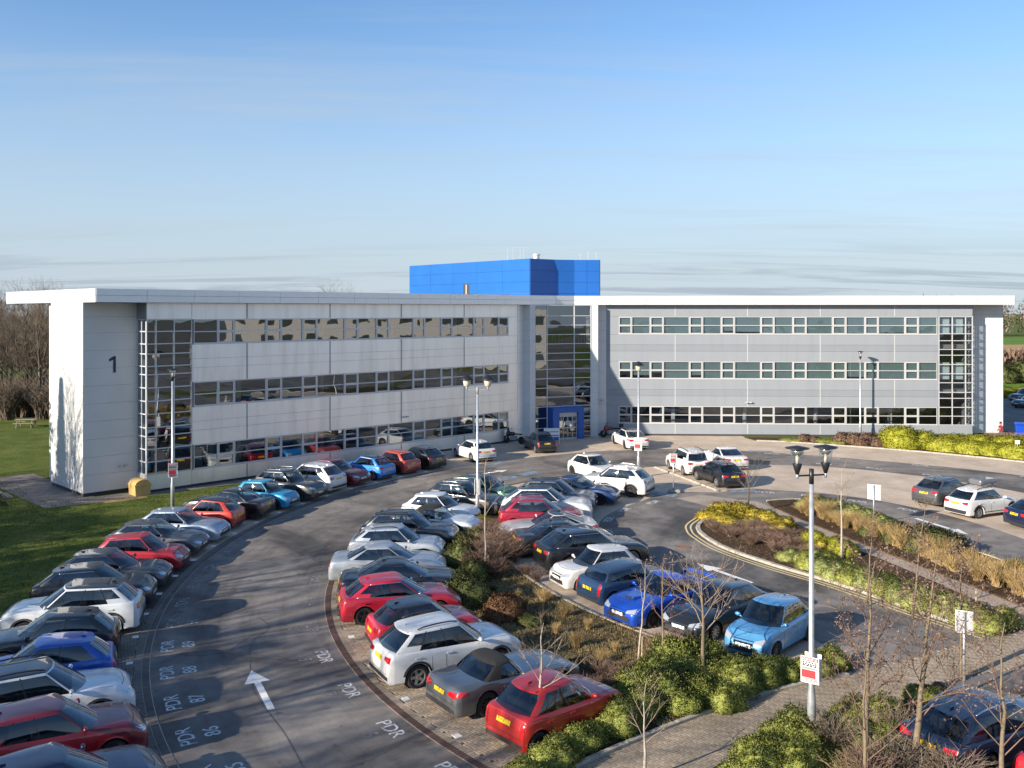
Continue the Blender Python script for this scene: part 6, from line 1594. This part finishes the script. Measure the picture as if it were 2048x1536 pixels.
bb = MB().box(-.16, .16, -.13, -.115, 1.4, 2.2).box(-.16, .16, .115, .13, 1.4, 2.2).build('notice_back', M['sign_white'], lp); bb.rotation_euler = (0, 0, R(80))
lp = lamp_post(8.31, 60.75, 7.3, 1, 'single cream lantern lamp post behind the white small hatchback', style='cream')
n_ = notice(lp, .5, .85, 2.2, -.12); n_.rotation_euler = (0, 0, R(-20))
lamp_post(29.75, 79.0, 7.1, 1, 'slim lamp post standing close to the right wing')
lp = lamp_post(-18.9, 51.5, 7.35, 1, 'lamp post on the lawn verge before the left wing')
n_ = notice(lp, .5, .8, 2.1, -.12); n_.rotation_euler = (0, 0, R(30))
# sign on a post in a concrete foot
e = empty('parking_notice', (9.73, 55.75, 0), 0, 'red and white parking notice on a post in a concrete foot', 'sign')
MB().tube([(0, 0, 0), (0, 0, 2.3)], .035, 8).build('post', M['galvanised'], e, True); notice(e, .42, .60, 2.05, -.04)
MB().box(-.28, .40, -.22, .22, 0, .17).build('concrete_foot', M['kerb_concrete'], e, bevel=.05)
for (x, y, w, h, zt_, ang, lab) in ((18.5, 47.3, .62, .75, 2.05, -35, 'grey backed sign on a post among the straw grasses'), (12.95, 26.5, .44, .62, 2.35, -30, 'white edged square sign on a post at the lane end')):
    e = empty('road_sign', (x, y, 0), R(ang), lab, 'sign')
    MB().tube([(0, 0, 0), (0, 0, zt_)], .04, 8).build('post', M['galvanised'], e, True)
    MB().box(-w/2, w/2, .045, .058, zt_-h, zt_).build('sign_plate', M['sign_back'], e); MB().box(-w/2-.012, w/2+.012, .059, .066, zt_-h-.012, zt_+.012).build('sign_edge', M['sign_white'], e)
    MB().box(-.06, .06, .02, .046, zt_-h*.3, zt_-h*.24).box(-.06, .06, .02, .046, zt_-h*.8, zt_-h*.74).build('clip', M['galvanised'], e)
e = MB().tube([(0, 0, 0), (.01, 0, 1.12), (.012, 0, 1.15)], [.04, .04, .02], 8).build('timber_post', M['timber_grey']); e.location = (16.3, 32.5, .05); tag(e, 'short weathered timber post among the heath mounds', 'post')
# entrance notice board
e = empty('notice_board', (3.25, 75.7, 0), R(8), 'white and blue board on two posts by the entrance', 'sign')
for x in (-.62, .62): MB().tube([(x, 0, 0), (x, 0, 1.35)], .035, 8).build('post', M['sign_white'], e)
MB().box(-.62, .62, -.03, .03, .62, 1.33).build('board', M['sign_white'], e); MB().box(-.58, .58, -.034, -.031, .70, .78).box(-.58, .58, -.034, -.031, 1.0, 1.06).build('printed_band', M['portal_blue'], e)
# grit bin
e = empty('grit_bin', (-22.2, 55.15, 0), R(42), 'yellow grit bin with domed lid against the left wing', 'bin')
mb = MB(); pr = [(-.44, 0), (.44, 0), (.48, .62)]+[(.48*math.cos(a), .62+.34*math.sin(a)) for a in [math.pi*k/10 for k in range(1, 10)]]+[(-.48, .62)]
mb2 = MB(); pts = pr; a_ = [mb2.pt((p[0], -.55, p[1])) for p in pts]; b_ = [mb2.pt((p[0], .55, p[1])) for p in pts]; mb2.f += [a_, b_[::-1]]+[[a_[k], b_[k], b_[(k+1) % len(pts)], a_[(k+1) % len(pts)]] for k in range(len(pts))]
mb2.build('body', M['grit_yellow'], e, bevel=.03); MB().box(-.51, .51, -.58, .58, .60, .65).build('lid_rim', M['grit_yellow'], e, bevel=.01)
o = sheet('earth_patch', [(-23.5, 53.05), (-21.7, 54.75), (-21.3, 54.2), (-23.1, 52.6)], .0105, 'grit_soil' if 'grit_soil' in M else 'field_straw', ground)
# wheelie bin
e = empty('wheelie_bin', (43.75, 79.6, 0), R(-20), 'blue wheeled bin beside the white end wall', 'bin')
mb = MB(); q = [(-.40, -.42), (.40, -.42), (.40, .42), (-.40, .42)]; a_ = [mb.pt((x*.82, y*.82, .1)) for x, y in q]; b_ = [mb.pt((x, y, 1.2)) for x, y in q]
mb.f += [a_[::-1], b_]+[[a_[k], a_[(k+1) % 4], b_[(k+1) % 4], b_[k]] for k in range(4)]; mb.build('body', M['bin_blue'], e, bevel=.03)
MB().box(-.44, .44, -.48, .46, 1.2, 1.30).build('lid', M['bin_blue'], e, bevel=.03); MB().tube([(-.4, -.5, 1.2), (.4, -.5, 1.2)], .03, 6).build('handle', M['bin_blue'], e)
for s in (-.36, .36): MB().lathe([(.11, -.04), (.11, .04)], 12, (s, .36, .11), axis='x').build('wheel', M['tyre'], e)
o = MB().box(-.17, .17, -.02, .02, .35, .62).tube([(0, 0, 0), (0, 0, .4)], .02, 5).build('small_plate', M['sign_white']); o.location = (37.35, 68.35, .75); tag(o, 'small white plate stuck in the lime hedge', 'sign')
# picnic tables on the lawn
def picnic(x, y, rz, lab):
    e = empty('picnic_table', (x, y, 0), R(rz), lab, 'picnic table', 'picnic tables on the lawn')
    for k in range(5): MB().box(-.9, .9, -.38+k*.155, -.38+k*.155+.14, .72, .76).build('plank', M['timber_grey'], e)
    for s in (-1, 1):
        for k in range(2): MB().box(-.9, .9, s*.72-.15+k*.155, s*.72-.15+k*.155+.14, .43, .47).build('bench_plank', M['timber_grey'], e)
    for xx in (-.65, .65):
        mb = MB(); mb.tube([(xx, -.25, .72), (xx, -.70, .0)], .045, 4); mb.tube([(xx, .25, .72), (xx, .70, .0)], .045, 4); mb.tube([(xx, -.85, .40), (xx, .85, .40)], .045, 4); mb.tube([(xx, -.36, .69), (xx, .36, .69)], .04, 4); mb.build('leg_frame', M['timber_grey'], e)
picnic(-45.6, 86.8, 10, 'weathered timber picnic table near the wood'); picnic(-29.3, 52.2, -50, 'weathered timber picnic table on the lawn by the end wall')
# motorbikes by the entrance
def motorbike(x, y, rz, m, lab, topbox):
    e = empty('motorbike', (x, y, 0), R(rz), lab, 'motorbike')
    for xx in (-.72, .72):
        t = MB().lathe([(.22, -.06), (.29, -.07), (.32, -.03), (.32, .03), (.29, .07), (.22, .06)], 20, (xx, 0, .32), axis='y').build('wheel', M['tyre'], e, True)
        MB().lathe([(.21, -.03), (.21, .03)], 16, (xx, 0, .32), axis='y').build('rim', M['rim_dark'], t)
    MB().ellipsoid((.15, 0, .82), (.32, .16, .17), 12, 8).build('tank', M[m], e, True)
    MB().ellipsoid((.52, 0, .80), (.20, .22, .26), 12, 8).build('fairing', M[m], e, True)
    MB().box(-.75, -.05, -.14, .14, .76, .86).build('seat', M['fabric_black'], e, bevel=.05)
    MB().box(-.28, .32, -.16, .16, .30, .66).build('engine', M['sign_grey'], e, bevel=.05)
    mb = MB(); mb.tube([(.72, .09, .32), (.48, .09, .95)], .03, 6); mb.tube([(.72, -.09, .32), (.48, -.09, .95)], .03, 6); mb.build('fork', M['chrome'], e)
    MB().tube([(.36, -.38, 1.08), (.48, -.12, 1.05), (.48, .12, 1.05), (.36, .38, 1.08)], .02, 6).build('handlebar', M['black_plastic'], e)
    MB().tube([(-.72, .06, .32), (-.25, .10, .42)], .035, 6).build('swing_arm', M['black_plastic'], e)
    MB().tube([(-.1, -.2, .3), (-.6, -.22, .38), (-.85, -.22, .46)], .05, 8).build('exhaust', M['chrome'], e, True)
    MB().face; w = MB(); w.box(.52, .55, -.16, .16, 1.0, 1.3); w.build('screen', M['car_glass'], e)
    for s in (-1, 1): MB().ellipsoid((.40, s*.34, 1.22), (.03, .07, .045), 8, 5).build('mirror', M['black_plastic'], e)
    if topbox: MB().box(-1.0, -.62, -.22, .22, .92, 1.22).build('top_box', M['black_plastic'], e, bevel=.05)
motorbike(.15, 76.1, 150, 'gloss_black', 'black motorbike leaning by the left wing wall near the entrance', False)
simple('bike_red', (.22, .015, .02), .3, coat=.8)
motorbike(8.6, 79.7, 172, 'bike_red', 'red motorbike with top box parked by the right pier', True)
# a person walking past the white end wall
def person(x, y, rz, lab):
    e = empty('person', (x, y, 0), R(rz), lab, 'person')
    me = bpy.data.meshes.new('body')
    J = {'pel': (0, 0, .95), 'che': (0, .02, 1.28), 'neck': (0, .02, 1.48), 'head': (0, .06, 1.60), 'top': (0, .05, 1.72), 'hl': (.10, 0, .90), 'kl': (.11, .12, .50), 'al': (.11, .02, .08), 'tl': (.11, .16, .04),
         'hr': (-.10, 0, .90), 'kr': (-.11, .02, .50), 'ar': (-.11, -.16, .10), 'tr': (-.11, -.02, .04), 'sl': (.19, .02, 1.40), 'el': (.25, -.02, 1.12), 'wl': (.22, .18, .98), 'fl': (.21, .26, .95), 'sr': (-.19, .02, 1.40), 'er': (-.25, .06, 1.12), 'wr': (-.12, .26, 1.20), 'fr': (-.08, .29, 1.27)}
    Rr = {'pel': .14, 'che': .155, 'neck': .058, 'head': .095, 'top': .07, 'hl': .095, 'kl': .06, 'al': .045, 'tl': .04, 'hr': .095, 'kr': .06, 'ar': .045, 'tr': .04, 'sl': .075, 'el': .055, 'wl': .04, 'fl': .035, 'sr': .075, 'er': .055, 'wr': .04, 'fr': .035}
    ks = list(J); E_ = [('pel', 'che'), ('che', 'neck'), ('neck', 'head'), ('head', 'top'), ('pel', 'hl'), ('hl', 'kl'), ('kl', 'al'), ('al', 'tl'), ('pel', 'hr'), ('hr', 'kr'), ('kr', 'ar'), ('ar', 'tr'), ('che', 'sl'), ('sl', 'el'), ('el', 'wl'), ('wl', 'fl'), ('che', 'sr'), ('sr', 'er'), ('er', 'wr'), ('wr', 'fr')]
    me.from_pydata([J[k] for k in ks], [(ks.index(a), ks.index(b)) for a, b in E_], [])
    o = bpy.data.objects.new('body', me); col.objects.link(o); sk = o.modifiers.new('skin', 'SKIN')
    for i, k in enumerate(ks): me.skin_vertices[0].data[i].radius = (Rr[k], Rr[k]*.85)
    me.skin_vertices[0].data[0].use_root = True; sb = o.modifiers.new('sub', 'SUBSURF'); sb.levels = 2
    dg = bpy.context.evaluated_depsgraph_get(); m2 = bpy.data.meshes.new_from_object(o.evaluated_get(dg)); bpy.data.objects.remove(o)
    m2.materials.clear()
    for k in ('jacket_red', 'trousers', 'skin', 'hair'): m2.materials.append(M[k])
    for f in m2.polygons:
        c = f.center; i = 0
        if c.z < .93 and abs(c.x) < .19: i = 1
        if c.z > 1.47: i = 3 if c.z > 1.66 or c.y < .02 else 2
        if (c.y > .20 and c.z > .9 and c.z < 1.35 and abs(c.x) < .3): i = 2
        f.material_index = i; f.use_smooth = True
    link_mesh('body', m2, None, e)
    MB().ellipsoid((0, .035, 1.66), (.10, .115, .095), 12, 8).build('hair', M['hair'], e, True)
    MB().ellipsoid((0, .155, 1.60), (.014, .022, .022), 8, 5).build('nose', M['skin'], e, True)
    return e
person(40.5, 76.6, 100, 'person in a dark red jacket walking by the white end wall')
# parked cars in the shaded service yard read as dark shapes: two built plainly behind the hedge
